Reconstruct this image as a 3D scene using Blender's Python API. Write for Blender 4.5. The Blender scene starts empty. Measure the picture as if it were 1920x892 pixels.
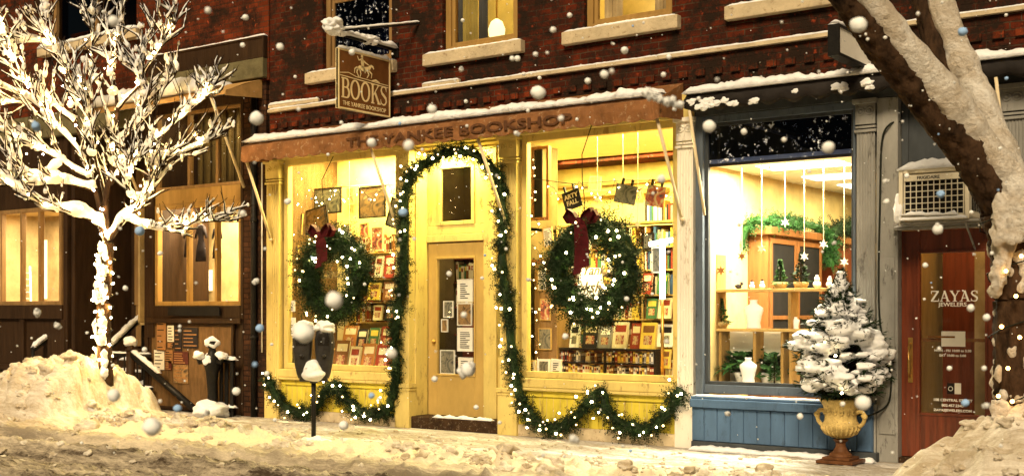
import bpy, math, random
from mathutils import Vector, Matrix, noise
RND = random.Random(7)
scene = bpy.context.scene
COL = scene.collection
pi = math.pi

# ------------------------------------------------------------------ survey: where things stand
# camera at (0,-13.1,1.6), facade on the plane y = 0; these turn a sight line into a point of the street
CAM = (0.0, -13.1, 1.6)
YAW = math.atan(1650/2300)
VX, VY = -math.sin(YAW), math.cos(YAW)
RX, RY = math.cos(YAW), math.sin(YAW)
def P(px, py, Y=0.0):
    u = (px-960)/2300; t = (Y-CAM[1])/(VY+u*RY)
    return Vector((t*(VX+u*RX), Y, 1.6+t*(587-py)/2300))
def X(px, Y=0.0): return P(px, 587, Y).x
def Z(px, py, Y=0.0): return P(px, py, Y).z
def D(px, py, t):
    u = (px-960)/2300
    return Vector((t*(VX+u*RX), CAM[1]+t*(VY+u*RY), 1.6+t*(587-py)/2300))

# ------------------------------------------------------------------ materials
def nd(nt, t, **kw):
    n = nt.nodes.new(t)
    for k, v in kw.items():
        if k in n.inputs: n.inputs[k].default_value = v
        else: setattr(n, k, v)
    return n
def newmat(name):
    m = bpy.data.materials.new(name); m.use_nodes = True
    nt = m.node_tree
    b = nt.nodes['Principled BSDF']
    return m, nt, b
def ramp(nt, fac, stops):
    r = nt.nodes.new('ShaderNodeValToRGB')
    e = r.color_ramp.elements
    while len(e) < len(stops): e.new(0.5)
    for q, (p, c) in zip(e, stops):
        q.position = p; q.color = (*c, 1)
    nt.links.new(fac, r.inputs[0])
    return r.outputs[0]
def mul(c, k): return tuple(min(1, v*k) for v in c)
def mat(name, color, rough=.6, var=.25, scale=6, bump=.2, bscale=None, metal=0, stretch=None, wear=None, spec=.12):
    m, nt, b = newmat(name)
    tc = nd(nt, 'ShaderNodeTexCoord')
    src = tc.outputs['Object']
    if stretch:
        mp = nd(nt, 'ShaderNodeMapping'); mp.inputs['Scale'].default_value = stretch
        nt.links.new(src, mp.inputs[0]); src = mp.outputs[0]
    n = nd(nt, 'ShaderNodeTexNoise', Scale=scale, Detail=6, Roughness=.65)
    nt.links.new(src, n.inputs['Vector'])
    stops = [(.3, mul(color, 1-var)), (.7, mul(color, 1+var))]
    col = ramp(nt, n.outputs['Fac'], stops)
    if wear:
        n2 = nd(nt, 'ShaderNodeTexNoise', Scale=scale*3.1, Detail=8, Roughness=.75)
        nt.links.new(src, n2.inputs['Vector'])
        f = ramp(nt, n2.outputs['Fac'], [(.56, (0, 0, 0)), (.66, (1, 1, 1))])
        mx = nd(nt, 'ShaderNodeMixRGB'); mx.inputs[2].default_value = (*wear, 1)
        nt.links.new(f, mx.inputs[0]); nt.links.new(col, mx.inputs[1]); col = mx.outputs[0]
    nt.links.new(col, b.inputs['Base Color'])
    b.inputs['Roughness'].default_value = rough; b.inputs['Metallic'].default_value = metal
    b.inputs['Specular IOR Level'].default_value = spec
    if bump:
        n3 = nd(nt, 'ShaderNodeTexNoise', Scale=bscale or scale*5, Detail=5)
        nt.links.new(src, n3.inputs['Vector'])
        bp = nd(nt, 'ShaderNodeBump', Strength=bump, Distance=.02)
        nt.links.new(n3.outputs['Fac'], bp.inputs['Height']); nt.links.new(bp.outputs[0], b.inputs['Normal'])
    return m
def emit(name, color, strength):
    m, nt, b = newmat(name)
    b.inputs['Base Color'].default_value = (*mul(color, .5), 1)
    b.inputs['Emission Color'].default_value = (*color, 1)
    b.inputs['Emission Strength'].default_value = strength
    return m
def glassmat(name, tint=(.97, .98, 1), gloss=.10, rough=.02, frost_glint=0):
    m, nt, b = newmat(name)
    nt.nodes.remove(b)
    out = nt.nodes['Material Output']
    tr = nd(nt, 'ShaderNodeBsdfTransparent'); tr.inputs[0].default_value = (*tint, 1)
    gl = nd(nt, 'ShaderNodeBsdfGlossy', Roughness=rough)
    fr = nd(nt, 'ShaderNodeFresnel', IOR=1.45)
    tc = nd(nt, 'ShaderNodeTexCoord')
    nz = nd(nt, 'ShaderNodeTexNoise', Scale=2.2); nt.links.new(tc.outputs['Object'], nz.inputs['Vector'])
    bp = nd(nt, 'ShaderNodeBump', Strength=.05, Distance=.05)
    nt.links.new(nz.outputs['Fac'], bp.inputs['Height']); nt.links.new(bp.outputs[0], gl.inputs['Normal'])
    mx = nd(nt, 'ShaderNodeMixShader')
    ge = nd(nt, 'ShaderNodeNewGeometry'); bf = nd(nt, 'ShaderNodeMath', operation='SUBTRACT', use_clamp=True)
    nt.links.new(fr.outputs[0], bf.inputs[0]); nt.links.new(ge.outputs['Backfacing'], bf.inputs[1])
    nt.links.new(bf.outputs[0], mx.inputs[0]); nt.links.new(tr.outputs[0], mx.inputs[1]); nt.links.new(gl.outputs[0], mx.inputs[2])
    res = mx.outputs[0]
    if frost_glint:  # white speckle: frost flecks, and reflected lights painted on the blue glass
        n2 = nd(nt, 'ShaderNodeTexNoise', Scale=13, Detail=7, Roughness=.75); nt.links.new(tc.outputs['Object'], n2.inputs['Vector'])
        f = ramp(nt, n2.outputs['Fac'], [(.60-frost_glint*.1, (0, 0, 0)), (.66-frost_glint*.1, (1, 1, 1))])
        df = nd(nt, 'ShaderNodeBsdfDiffuse'); df.inputs[0].default_value = (.75, .8, .9, 1)
        m2 = nd(nt, 'ShaderNodeMixShader')
        nt.links.new(f, m2.inputs[0]); nt.links.new(res, m2.inputs[1]); nt.links.new(df.outputs[0], m2.inputs[2]); res = m2.outputs[0]
    nt.links.new(res, out.inputs['Surface'])
    return m
def brickmat(name, c1, c2, mortar, blot=(.02, .012, .008), lo=.42):
    m, nt, b = newmat(name)
    tc = nd(nt, 'ShaderNodeTexCoord'); sp = nd(nt, 'ShaderNodeSeparateXYZ'); cb = nd(nt, 'ShaderNodeCombineXYZ')
    ad = nd(nt, 'ShaderNodeMath', operation='ADD')
    nt.links.new(tc.outputs['Object'], sp.inputs[0])
    nt.links.new(sp.outputs[0], ad.inputs[0]); nt.links.new(sp.outputs[1], ad.inputs[1])
    nt.links.new(ad.outputs[0], cb.inputs[0]); nt.links.new(sp.outputs[2], cb.inputs[1])
    wn = nd(nt, 'ShaderNodeTexNoise', Scale=5, Detail=3); nt.links.new(cb.outputs[0], wn.inputs['Vector'])
    vm = nd(nt, 'ShaderNodeVectorMath', operation='MULTIPLY_ADD'); vm.inputs[1].default_value = (.02, .02, .02)
    nt.links.new(wn.outputs['Color'], vm.inputs[0]); nt.links.new(cb.outputs[0], vm.inputs[2])
    bt = nd(nt, 'ShaderNodeTexBrick'); bt.inputs['Scale'].default_value = 1
    bt.inputs['Brick Width'].default_value = .225; bt.inputs['Row Height'].default_value = .08
    bt.inputs['Mortar Size'].default_value = .008; bt.inputs['Mortar Smooth'].default_value = .3; bt.inputs['Bias'].default_value = -.1
    bt.inputs['Color1'].default_value = (*c1, 1); bt.inputs['Color2'].default_value = (*c2, 1); bt.inputs['Mortar'].default_value = (*mortar, 1)
    nt.links.new(vm.outputs[0], bt.inputs['Vector'])
    n = nd(nt, 'ShaderNodeTexNoise', Scale=2.3, Detail=10, Roughness=.78); nt.links.new(tc.outputs['Object'], n.inputs['Vector'])
    f = ramp(nt, n.outputs['Fac'], [(lo, (0, 0, 0)), (lo+.16, (1, 1, 1))])
    mx = nd(nt, 'ShaderNodeMixRGB'); mx.inputs[1].default_value = (*blot, 1)
    nt.links.new(f, mx.inputs[0]); nt.links.new(bt.outputs['Color'], mx.inputs[2])
    # scattered single pale and sooty bricks
    n4 = nd(nt, 'ShaderNodeTexNoise', Scale=11, Detail=2); nt.links.new(cb.outputs[0], n4.inputs['Vector'])
    f4 = ramp(nt, n4.outputs['Fac'], [(.66, (0, 0, 0)), (.74, (.8, .8, .8))])
    m4 = nd(nt, 'ShaderNodeMixRGB'); m4.inputs[2].default_value = (*mul(c1, 1.9), 1)
    nt.links.new(f4, m4.inputs[0]); nt.links.new(mx.outputs[0], m4.inputs[1])
    nt.links.new(m4.outputs[0], b.inputs['Base Color'])
    b.inputs['Roughness'].default_value = .85; b.inputs['Specular IOR Level'].default_value = .05
    n3 = nd(nt, 'ShaderNodeTexNoise', Scale=40, Detail=4); nt.links.new(tc.outputs['Object'], n3.inputs['Vector'])
    a2 = nd(nt, 'ShaderNodeMath', operation='MULTIPLY_ADD'); a2.inputs[1].default_value = -1.2
    nt.links.new(bt.outputs['Fac'], a2.inputs[0]); nt.links.new(n3.outputs['Fac'], a2.inputs[2])
    bp = nd(nt, 'ShaderNodeBump', Strength=.9, Distance=.012)
    nt.links.new(a2.outputs[0], bp.inputs['Height']); nt.links.new(bp.outputs[0], b.inputs['Normal'])
    return m
def snowmat(name, color=(.84, .85, .88), dirt=None, bump=.5, bscale=16, xfade=None):
    m, nt, b = newmat(name)
    tc = nd(nt, 'ShaderNodeTexCoord')
    n = nd(nt, 'ShaderNodeTexNoise', Scale=bscale, Detail=9, Roughness=.7); nt.links.new(tc.outputs['Object'], n.inputs['Vector'])
    if dirt:
        n2 = nd(nt, 'ShaderNodeTexNoise', Scale=2.4, Detail=12, Roughness=.82)
        mp = nd(nt, 'ShaderNodeMapping'); mp.inputs['Scale'].default_value = (.18, 1.7, 1)
        nt.links.new(tc.outputs['Object'], mp.inputs[0]); nt.links.new(mp.outputs[0], n2.inputs['Vector'])
        c = ramp(nt, n2.outputs['Fac'], [(.44, dirt), (.62, color)])
        if xfade:                                                # the driven, salted stretch is the dirtiest
            sp = nd(nt, 'ShaderNodeSeparateXYZ'); nt.links.new(tc.outputs['Object'], sp.inputs[0])
            mr = nd(nt, 'ShaderNodeMapRange'); mr.inputs[1].default_value, mr.inputs[2].default_value = xfade
            nt.links.new(sp.outputs[1], mr.inputs[0])
            mx = nd(nt, 'ShaderNodeMixRGB'); mx.inputs[2].default_value = (*mul(color, 1.1), 1)
            nt.links.new(mr.outputs[0], mx.inputs[0]); nt.links.new(c, mx.inputs[1]); c = mx.outputs[0]
        nt.links.new(c, b.inputs['Base Color'])
    else:
        c = ramp(nt, n.outputs['Fac'], [(.3, mul(color, .88)), (.7, color)])
        nt.links.new(c, b.inputs['Base Color'])
    b.inputs['Roughness'].default_value = .75; b.inputs['Specular IOR Level'].default_value = .25
    bp = nd(nt, 'ShaderNodeBump', Strength=bump, Distance=.05)
    nt.links.new(n.outputs['Fac'], bp.inputs['Height']); nt.links.new(bp.outputs[0], b.inputs['Normal'])
    return m
def photomat(name, cols, scale=9):
    m, nt, b = newmat(name)
    tc = nd(nt, 'ShaderNodeTexCoord')
    v = nd(nt, 'ShaderNodeTexNoise', Scale=scale, Detail=3, Distortion=1.2); nt.links.new(tc.outputs['Object'], v.inputs['Vector'])
    k = len(cols)
    c = ramp(nt, v.outputs['Fac'], [(.3+.4*i/(k-1), cc) for i, cc in enumerate(cols)])
    nt.links.new(c, b.inputs['Base Color']); b.inputs['Roughness'].default_value = .5
    return m

M = {}
M['brick'] = brickmat('brick', (.125, .020, .007), (.042, .008, .004), (.080, .05, .03), lo=.45)
M['brick_old'] = brickmat('old brick', (.17, .032, .011), (.075, .016, .006), (.07, .035, .02), lo=.40)
M['brick_pier'] = brickmat('sooty brick', (.06, .026, .013), (.035, .017, .010), (.014, .01, .008), lo=.38)
M['cream'] = mat('cream paint', (.56, .44, .15), .5, .2, 3, .2, wear=(.30, .21, .08), stretch=(1, 1, .35))
M['cream_door'] = mat('ochre door paint', (.40, .27, .085), .42, .2, 3, .1, stretch=(1, 1, .4))
M['yellow'] = mat('cream paint lit yellow', (.58, .47, .055), .5, .25, 3, .2, wear=(.26, .18, .05), stretch=(1, 1, .3))  # the bulbs' glow on the panels is put into this saturated yellow
M['white'] = mat('white paint', (.70, .66, .58), .5, .12, 4, .15, wear=(.33, .27, .2), stretch=(1, 1, .3))
M['blue'] = mat('blue paint', (.065, .118, .21), .5, .25, 3, .18, wear=(.045, .075, .13), stretch=(1, 1, .3))
M['blue_grey'] = mat('blue grey paint', (.085, .105, .135), .5, .25, 3, .18, wear=(.04, .05, .065), stretch=(1, 1, .3))
M['slate'] = mat('slate paint', (.05, .056, .062), .5, .3, 4, .15, stretch=(1, 1, .3))
M['grey'] = mat('grey paint', (.24, .235, .22), .45, .25, 4, .15, wear=(.07, .065, .06), stretch=(1, 1, .3))
M['dark_wood'] = mat('dark brown wood', (.030, .016, .008), .55, .4, 3, .25, stretch=(4, 4, .5))
M['brown_wood'] = mat('brown wood', (.22, .13, .052), .55, .3, 3, .25, stretch=(4, 4, .5))
M['ochre_wood'] = mat('ochre painted wood', (.30, .18, .055), .55, .2, 3, .2, stretch=(3, 3, .5))
M['mahogany'] = mat('mahogany', (.135, .028, .010), .28, .45, 2.5, .12, stretch=(9, 9, .6), spec=.6)
M['shop_wood'] = mat('varnished cabinet wood', (.18, .075, .024), .35, .3, 3, .1, stretch=(5, 5, .6))
M['stone'] = mat('pale sill stone', (.50, .41, .27), .8, .2, 5, .5, wear=(.26, .18, .1))
M['lintel'] = mat('mossy lintel stone', (.12, .105, .055), .85, .35, 5, .5)
M['snow'] = snowmat('snow')
M['snow_walk'] = snowmat('trodden pavement snow', (.82, .82, .82), (.40, .34, .27), 1.0, 18)
M['snow_road'] = snowmat('dirty road snow', (.72, .62, .46), (.055, .036, .022), 1.0, 14, (-4.0, -2.75))
M['snow_bank'] = snowmat('ploughed snow', (.82, .77, .68), (.46, .38, .27), .9, 12)
M['snow_limb'] = snowmat('wind packed snow', (.86, .83, .78), (.56, .48, .38), 1.0, 26)
M['flake'] = snowmat('wet snowflake', (.92, .97, 1.0), None, .05)
fb = M['flake'].node_tree.nodes['Principled BSDF']; fb.inputs['Subsurface Weight'].default_value = .9; fb.inputs['Subsurface Scale'].default_value = .03; fb.inputs['Subsurface Radius'].default_value = (1, 1, 1)
M['flake_blue'] = snowmat('icy snowflake', (.34, .55, .92), None, .2)
M['awning'] = mat('rust brown awning canvas', (.20, .088, .034), .8, .4, 4, .35, wear=(.38, .26, .15))
M['awning_text'] = mat('faded awning lettering', (.095, .042, .02), .8, .3, 8, 0)
M['awning_black'] = mat('black awning canvas', (.016, .013, .012), .7, .4, 5, .3)
M['awning_old'] = mat('tan awning canvas', (.42, .25, .09), .8, .25, 4, .3)
M['iron'] = mat('black iron', (.014, .013, .012), .45, .3, 9, .2, metal=.3)
M['meter'] = mat('grey cast meter metal', (.045, .042, .04), .4, .35, 8, .25, metal=.5)
M['arm'] = mat('cream awning arm paint', (.62, .52, .34), .4, .1, 8, .05)
M['bark'] = mat('rough bark', (.040, .022, .012), .9, .9, 9, 1.0, bscale=24, stretch=(1, 1, .4))
M['twig'] = mat('dark twig bark', (.018, .010, .007), .85, .4, 9, .4)
M['needle'] = mat('evergreen needles', (.010, .023, .008), .6, .5, 5, 0)
M['needle_light'] = mat('bright evergreen needles', (.035, .085, .022), .6, .5, 5, 0)
M['fern'] = mat('green leaves', (.022, .075, .018), .5, .4, 6, 0)
M['ribbon'] = mat('deep red velvet ribbon', (.05, .004, .006), .7, .35, 12, .15)
M['bulb'] = emit('lit warm bulb', (1, .76, .36), 42)
M['bulb_amber'] = emit('lit amber bulb', (1, .62, .20), 330)
M['bulb_soft'] = emit('soft warm bulb', (1, .70, .28), 5)
M['bulb_tree'] = emit('lit amber trunk bulb', (1, .50, .12), 14)
M['wire'] = mat('dark green wire', (.012, .014, .010), .6, .2, 9, 0)
M['glass'] = glassmat('window glass')
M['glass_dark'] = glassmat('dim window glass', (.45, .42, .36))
M['glass_glints'] = glassmat('painted glint glass', (.45, .5, .65), frost_glint=.15)  # speckle and blue tint paint the reflection of tree lights
M['glass_fleck'] = glassmat('snow flecked glass', (.8, .8, .75), frost_glint=-.6)
M['plaster'] = mat('warm interior plaster', (.56, .45, .17), .8, .35, 1.6, .05)
M['plaster_tan'] = mat('tan interior plaster', (.50, .38, .16), .8, .2, 3, .05)
M['ceiling'] = mat('white ceiling paint', (.78, .74, .62), .8, .05, 3, .05)
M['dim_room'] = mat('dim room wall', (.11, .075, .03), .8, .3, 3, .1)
M['blue_room'] = mat('dusky blue curtain', (.03, .035, .075), .8, .4, 4, .1, stretch=(6, 6, .6))
M['amber_room'] = mat('amber room wall', (.42, .31, .15), .8, .35, 2.2, .1)
M['shelf'] = mat('light shelf wood', (.46, .30, .10), .5, .2, 4, .1, stretch=(.5, 4, 4))
M['black_shelf'] = mat('black bookcase wood', (.018, .013, .010), .5, .3, 4, .1)
M['paper'] = mat('white paper', (.74, .70, .60), .7, .05, 9, 0)
M['paper_orange'] = mat('orange flyer paper', (.30, .15, .06), .7, .1, 9, 0)
M['paper_dark'] = mat('black poster paper', (.022, .018, .018), .6, .3, 9, 0)
M['paper_maroon'] = mat('maroon poster paper', (.075, .022, .016), .6, .3, 9, 0)
M['ink'] = mat('black ink', (.02, .018, .016), .7, .1, 9, 0)
M['gold'] = mat('gold leaf lettering', (.80, .64, .34), .4, .15, 12, 0)
M['letter_white'] = mat('white vinyl lettering', (.85, .82, .74), .5, .04, 9, 0)
M['sign'] = mat('brown sign board', (.15, .06, .018), .5, .3, 3, .1)
M['urn'] = mat('mottled gilt cast urn', (.52, .38, .14), .45, .35, 14, .6, wear=(.06, .028, .014))
M['urn_foot'] = mat('rust brown urn foot', (.11, .045, .018), .5, .4, 10, .4)
M['ac'] = mat('off white enamel', (.62, .57, .45), .4, .08, 5, .05, wear=(.45, .38, .25))
M['dark'] = mat('dark cavity', (.010, .009, .009), .8, .3, 6, 0)
M['porcelain'] = mat('white plaster display bust', (.85, .83, .78), .45, .03, 4, 0)
M['brass'] = mat('worn brass', (.55, .34, .10), .3, .25, 15, .1, metal=.9)
M['notice'] = mat('weathered plywood', (.12, .068, .028), .75, .4, 5, .4, stretch=(3, 3, .6))
M['lamp_glow'] = emit('glowing lamp shade', (1, .82, .42), 2.2)
M['tube_glow'] = emit('lit white tube', (.92, .97, 1), 4)
M['ceil_glow'] = emit('lit ceiling panel', (1, .93, .72), 2.6)
M['pane_glow'] = emit('lit back window', (1, .84, .48), 1.7)
M['cloth_dark'] = mat('dark cloth', (.02, .016, .018), .9, .4, 9, .2)
M['mat_floor'] = mat('dark doorstep', (.035, .018, .009), .8, .5, 9, .6, wear=(.20, .15, .09))
M['straw'] = mat('straw basket', (.42, .30, .12), .8, .3, 30, .5)
M['photo_a'] = photomat('grey printed picture', [(.03, .03, .03), (.22, .20, .14), (.06, .06, .05), (.42, .38, .26)], 7)
M['photo_b'] = photomat('brown printed picture', [(.03, .02, .015), (.30, .17, .06), (.10, .06, .03), (.48, .36, .16)], 6)
M['photo_c'] = photomat('coloured printed picture', [(.02, .03, .05), (.35, .06, .03), (.5, .42, .22), (.05, .09, .06)], 8)
BOOKC = dict(red=(.22, .035, .02), orange=(.34, .14, .04), cream=(.62, .54, .36), black=(.02, .018, .02), green=(.05, .13, .06), brown=(.16, .07, .025), white=(.74, .72, .66), blue=(.05, .10, .22), yellow=(.62, .46, .08), grey=(.22, .21, .2))
for k, c in BOOKC.items(): M['book_'+k] = mat(k+' book cover', c, .4, .2, 3, 0)

# ------------------------------------------------------------------ mesh helpers
class MB:
    def __init__(s): s.v = []; s.f = []; s.m = []; s.k = 0
    def add(s, vs, fs, k=None):
        o = len(s.v); s.v += [Vector(v) for v in vs]
        s.f += [tuple(i+o for i in f) for f in fs]; s.m += [s.k if k is None else k]*len(fs)
        return s
    def box(s, x0, x1, y0, y1, z0, z1, k=None, rot=None, at=None):
        vs = [Vector((x, y, z)) for z in (z0, z1) for y in (y0, y1) for x in (x0, x1)]
        if rot is not None:
            a = Vector(at) if at is not None else Vector(((x0+x1)/2, (y0+y1)/2, (z0+z1)/2))
            vs = [rot @ (v-a)+a for v in vs]
        return s.add(vs, [(0, 2, 3, 1), (4, 5, 7, 6), (0, 1, 5, 4), (2, 6, 7, 3), (0, 4, 6, 2), (1, 3, 7, 5)], k)
    def prism(s, poly, a, b, axis='z', k=None):
        n = len(poly)
        def q(p, h):
            if axis == 'z': return (p[0], p[1], h)
            if axis == 'y': return (p[0], h, p[1])
            return (h, p[0], p[1])
        vs = [q(p, a) for p in poly]+[q(p, b) for p in poly]
        fs = [tuple(range(n-1, -1, -1)), tuple(range(n, 2*n))]+[(i, (i+1) % n, n+(i+1) % n, n+i) for i in range(n)]
        return s.add(vs, fs, k)
    def tube(s, path, rad, n=8, k=None, flat=1.0, jit=0, cap=True, rnd=None):
        path = [Vector(p) for p in path]
        if not hasattr(rad, '__len__'): rad = [rad]*len(path)
        vs, fs = [], []
        up0 = Vector((0, 0, 1))
        for i, p in enumerate(path):
            t = (path[min(i+1, len(path)-1)]-path[max(i-1, 0)])
            t = t.normalized() if t.length > 1e-9 else Vector((0, 0, 1))
            u = t.cross(up0)
            if u.length < .05: u = t.cross(Vector((0, 1, 0)))
            u.normalize(); w = u.cross(t).normalized()
            for j in range(n):
                a = 2*pi*j/n; r = rad[i]*(1+(jit*((rnd or RND).random()-.5) if jit else 0))
                vs.append(p+u*(math.cos(a)*r)+w*(math.sin(a)*r*flat))
        for i in range(len(path)-1):
            for j in range(n):
                fs.append((i*n+j, i*n+(j+1) % n, (i+1)*n+(j+1) % n, (i+1)*n+j))
        if cap: fs += [tuple(range(n-1, -1, -1)), tuple(range(len(vs)-n, len(vs)))]
        return s.add(vs, fs, k)
    def lathe(s, prof, c=(0, 0, 0), n=20, k=None, sx=1, sy=1):
        c = Vector(c); vs = []; fs = []
        for r, z in prof:
            for j in range(n):
                a = 2*pi*j/n; vs.append(c+Vector((math.cos(a)*r*sx, math.sin(a)*r*sy, z)))
        for i in range(len(prof)-1):
            for j in range(n): fs.append((i*n+j, i*n+(j+1) % n, (i+1)*n+(j+1) % n, (i+1)*n+j))
        fs += [tuple(range(n-1, -1, -1)), tuple(range(len(vs)-n, len(vs)))]
        return s.add(vs, fs, k)
    def blob(s, c, r, scale=(1, 1, 1), amp=.25, freq=1.3, seed=0, sub=2, k=None):
        vs, fs = ico(sub); o = Vector((seed*3.17, seed*1.31, seed*7.7)); c = Vector(c)
        return s.add([c+Vector((v.x*scale[0], v.y*scale[1], v.z*scale[2]))*(r*(1+amp*noise.noise(v*freq+o)*1.6)) for v in vs], fs, k)
    def blade(s, p, d, L, w, k=None):
        d = d.normalized(); u = d.cross(Vector((RND.uniform(-1, 1), RND.uniform(-1, 1), RND.uniform(-1, 1))))
        if u.length < .01: u = d.cross(Vector((1, 0, 0)))
        u.normalize(); m = p+d*(L*.5)
        return s.add([p, m+u*w*.5, p+d*L, m-u*w*.5], [(0, 1, 2, 3)], k)
    def stroke(s, pts, ws, fx, k=None):      # thick polyline in a plane, fx(x, y) -> 3-D point
        n = len(pts)
        if not hasattr(ws, '__len__'): ws = [ws]*n
        vs = []
        for i, (x, y) in enumerate(pts):
            a, b = pts[max(i-1, 0)], pts[min(i+1, n-1)]
            tx, ty = b[0]-a[0], b[1]-a[1]; l = math.hypot(tx, ty) or 1
            ox, oy = -ty/l*ws[i]/2, tx/l*ws[i]/2
            vs += [fx(x+ox, y+oy), fx(x-ox, y-oy)]
        return s.add(vs, [(2*i, 2*i+1, 2*i+3, 2*i+2) for i in range(n-1)], k)
    def build(s, name, mats, parent=None, smooth=False, bevel=0, label=None, cat=None, group=None, kind=None, origin=None, remesh=0, sub=0):
        if not isinstance(mats, (list, tuple)): mats = [mats]
        if parent is not None: org = Vector(ORG[parent.name])
        elif origin is not None: org = Vector(origin)
        else:
            org = Vector((sum((min(v[i] for v in s.v), max(v[i] for v in s.v)))/2 for i in range(3))); org.z = min(v.z for v in s.v)
        me = bpy.data.meshes.new(name)
        me.from_pydata([v-org for v in s.v], [], s.f); me.update()
        for m in mats: me.materials.append(M[m] if isinstance(m, str) else m)
        if len(mats) > 1:
            for p, k in zip(me.polygons, s.m): p.material_index = k
        if smooth:
            for p in me.polygons: p.use_smooth = True
        o = bpy.data.objects.new(name, me); COL.objects.link(o)
        if parent is not None: o.parent = parent
        else: o.location = org
        ORG[o.name] = org
        if bevel:
            b = o.modifiers.new('bevel', 'BEVEL'); b.width = bevel; b.segments = 2; b.limit_method = 'ANGLE'
        if remesh:
            r = o.modifiers.new('remesh', 'REMESH'); r.mode = 'VOXEL'; r.voxel_size = remesh; r.use_smooth_shade = True
            sm = o.modifiers.new('smooth', 'SMOOTH'); sm.factor = .5; sm.iterations = 3
        return tag(o, label, cat, group, kind)
ORG = {}
def tag(o, label=None, cat=None, group=None, kind=None):
    for k, v in (('label', label), ('category', cat), ('group', group), ('kind', kind)):
        if v: o[k] = v
    return o
def thing(name, label, cat, loc, group=None):
    o = bpy.data.objects.new(name, None); COL.objects.link(o); o.location = loc; o.empty_display_size = .1
    ORG[o.name] = Vector(loc)
    return tag(o, label, cat, group)
_ico = {}
def ico(sub):
    if sub in _ico: return _ico[sub]
    t = (1+5**.5)/2
    vs = [Vector(v).normalized() for v in [(-1, t, 0), (1, t, 0), (-1, -t, 0), (1, -t, 0), (0, -1, t), (0, 1, t), (0, -1, -t), (0, 1, -t), (t, 0, -1), (t, 0, 1), (-t, 0, -1), (-t, 0, 1)]]
    fs = [(0, 11, 5), (0, 5, 1), (0, 1, 7), (0, 7, 10), (0, 10, 11), (1, 5, 9), (5, 11, 4), (11, 10, 2), (10, 7, 6), (7, 1, 8), (3, 9, 4), (3, 4, 2), (3, 2, 6), (3, 6, 8), (3, 8, 9), (4, 9, 5), (2, 4, 11), (6, 2, 10), (8, 6, 7), (9, 8, 1)]
    for _ in range(sub):
        c = {}; nf = []
        def mid(a, b):
            k = (min(a, b), max(a, b))
            if k not in c: vs.append(((vs[a]+vs[b])/2).normalized()); c[k] = len(vs)-1
            return c[k]
        for a, b, d in fs:
            x, y, z = mid(a, b), mid(b, d), mid(d, a); nf += [(a, x, z), (b, y, x), (d, z, y), (x, y, z)]
        fs = nf
    _ico[sub] = (vs, fs); return _ico[sub]
def Rx(a): return Matrix.Rotation(a, 3, 'X')
def Ry(a): return Matrix.Rotation(a, 3, 'Y')
def Rz(a): return Matrix.Rotation(a, 3, 'Z')
def snow_strip(mb, a, b, w, h, seed=0, step=.035, over=.0, k=None, rag=.35):
    """a rounded ridge of lying snow between points a and b (centre line), w wide, h high"""
    a, b = Vector(a), Vector(b); L = (b-a).length; n = max(3, int(L/step)); t = (b-a)/L
    u = Vector((-t.y, t.x, 0)); u = u.normalized() if u.length > 1e-6 else Vector((1, 0, 0))
    m = 6; vs = []; fs = []
    for i in range(n+1):
        e = i/n; p = a+(b-a)*e
        nz = noise.noise(Vector((e*L*2.1, seed*5.3, .7)))*.6+noise.noise(Vector((e*L*7, seed*2.1, 3.3)))*.4+noise.noise(Vector((e*L*19, seed*1.7, 5.1)))*.35
        end = min(1, min(e, 1-e)*L/(.35*w+.02)); end = math.sqrt(max(.06, 1-(1-end)**2))
        hh = h*(1+rag*nz*1.7)*end; ww = w*(1+rag*.25*nz)
        for j in range(m+1):
            c = -1+2*j/m
            z = hh*math.sqrt(max(0, 1-abs(c)**2.4))*(1+.35*noise.noise(Vector((e*L*13, c*2.2, seed*3.1))))
            vs.append(p+u*(c*ww/2*(1+.2*noise.noise(Vector((e*L*16, c, seed*1.1)))))+Vector((0, 0, z-(over if j in (0, m) else 0))))
    for i in range(n):
        for j in range(m): fs.append((i*(m+1)+j, i*(m+1)+j+1, (i+1)*(m+1)+j+1, (i+1)*(m+1)+j))
        fs.append((i*(m+1)+m, i*(m+1), (i+1)*(m+1), (i+1)*(m+1)+m))
    fs += [tuple(range(m+1)), tuple(range(len(vs)-1, len(vs)-m-2, -1))]
    return mb.add(vs, fs, k)
def flute_poly(x0, x1, y, d, n):             # pilaster plan: flat face at y - d with n hollow flutes
    pts = [(x0, y), (x1, y), (x1, y-d)]
    w = (x1-x0)/(n+.6); m = (x1-x0-n*w)/2
    for i in range(n):
        a = x1-m-i*w
        for q in range(6):
            th = pi*q/5
            pts.append((a-w*.5+math.cos(th)*w*.38, y-d+math.sin(th)*w*.34))
    pts.append((x0, y-d))
    return pts
def text_mb(s, size, org, ux=Vector((1, 0, 0)), uy=Vector((0, 0, 1)), align='CENTER', depth=.003, shear=0, bold=0, mb=None, k=None, sx=1):
    cu = bpy.data.curves.new('lettering', 'FONT'); cu.body = s; cu.size = size; cu.align_x = align; cu.extrude = depth/2; cu.shear = shear; cu.offset = bold
    cu.resolution_u = 3
    ob = bpy.data.objects.new('lettering', cu); COL.objects.link(ob)
    bpy.context.view_layer.update()
    me = bpy.data.meshes.new_from_object(ob.evaluated_get(bpy.context.evaluated_depsgraph_get()))
    bpy.data.objects.remove(ob); bpy.data.curves.remove(cu)
    uz = ux.cross(uy); mb = mb or MB(); o = Vector(org)
    mb.add([o+ux*(v.co.x*sx)+uy*v.co.y+uz*v.co.z for v in me.vertices], [tuple(p.vertices) for p in me.polygons], k)
    bpy.data.meshes.remove(me); return mb
def arc(cx, cy, rx, ry, a0, a1, n=14): return [(cx+rx*math.cos(math.radians(a0+(a1-a0)*i/n)), cy+ry*math.sin(math.radians(a0+(a1-a0)*i/n))) for i in range(n+1)]
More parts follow.
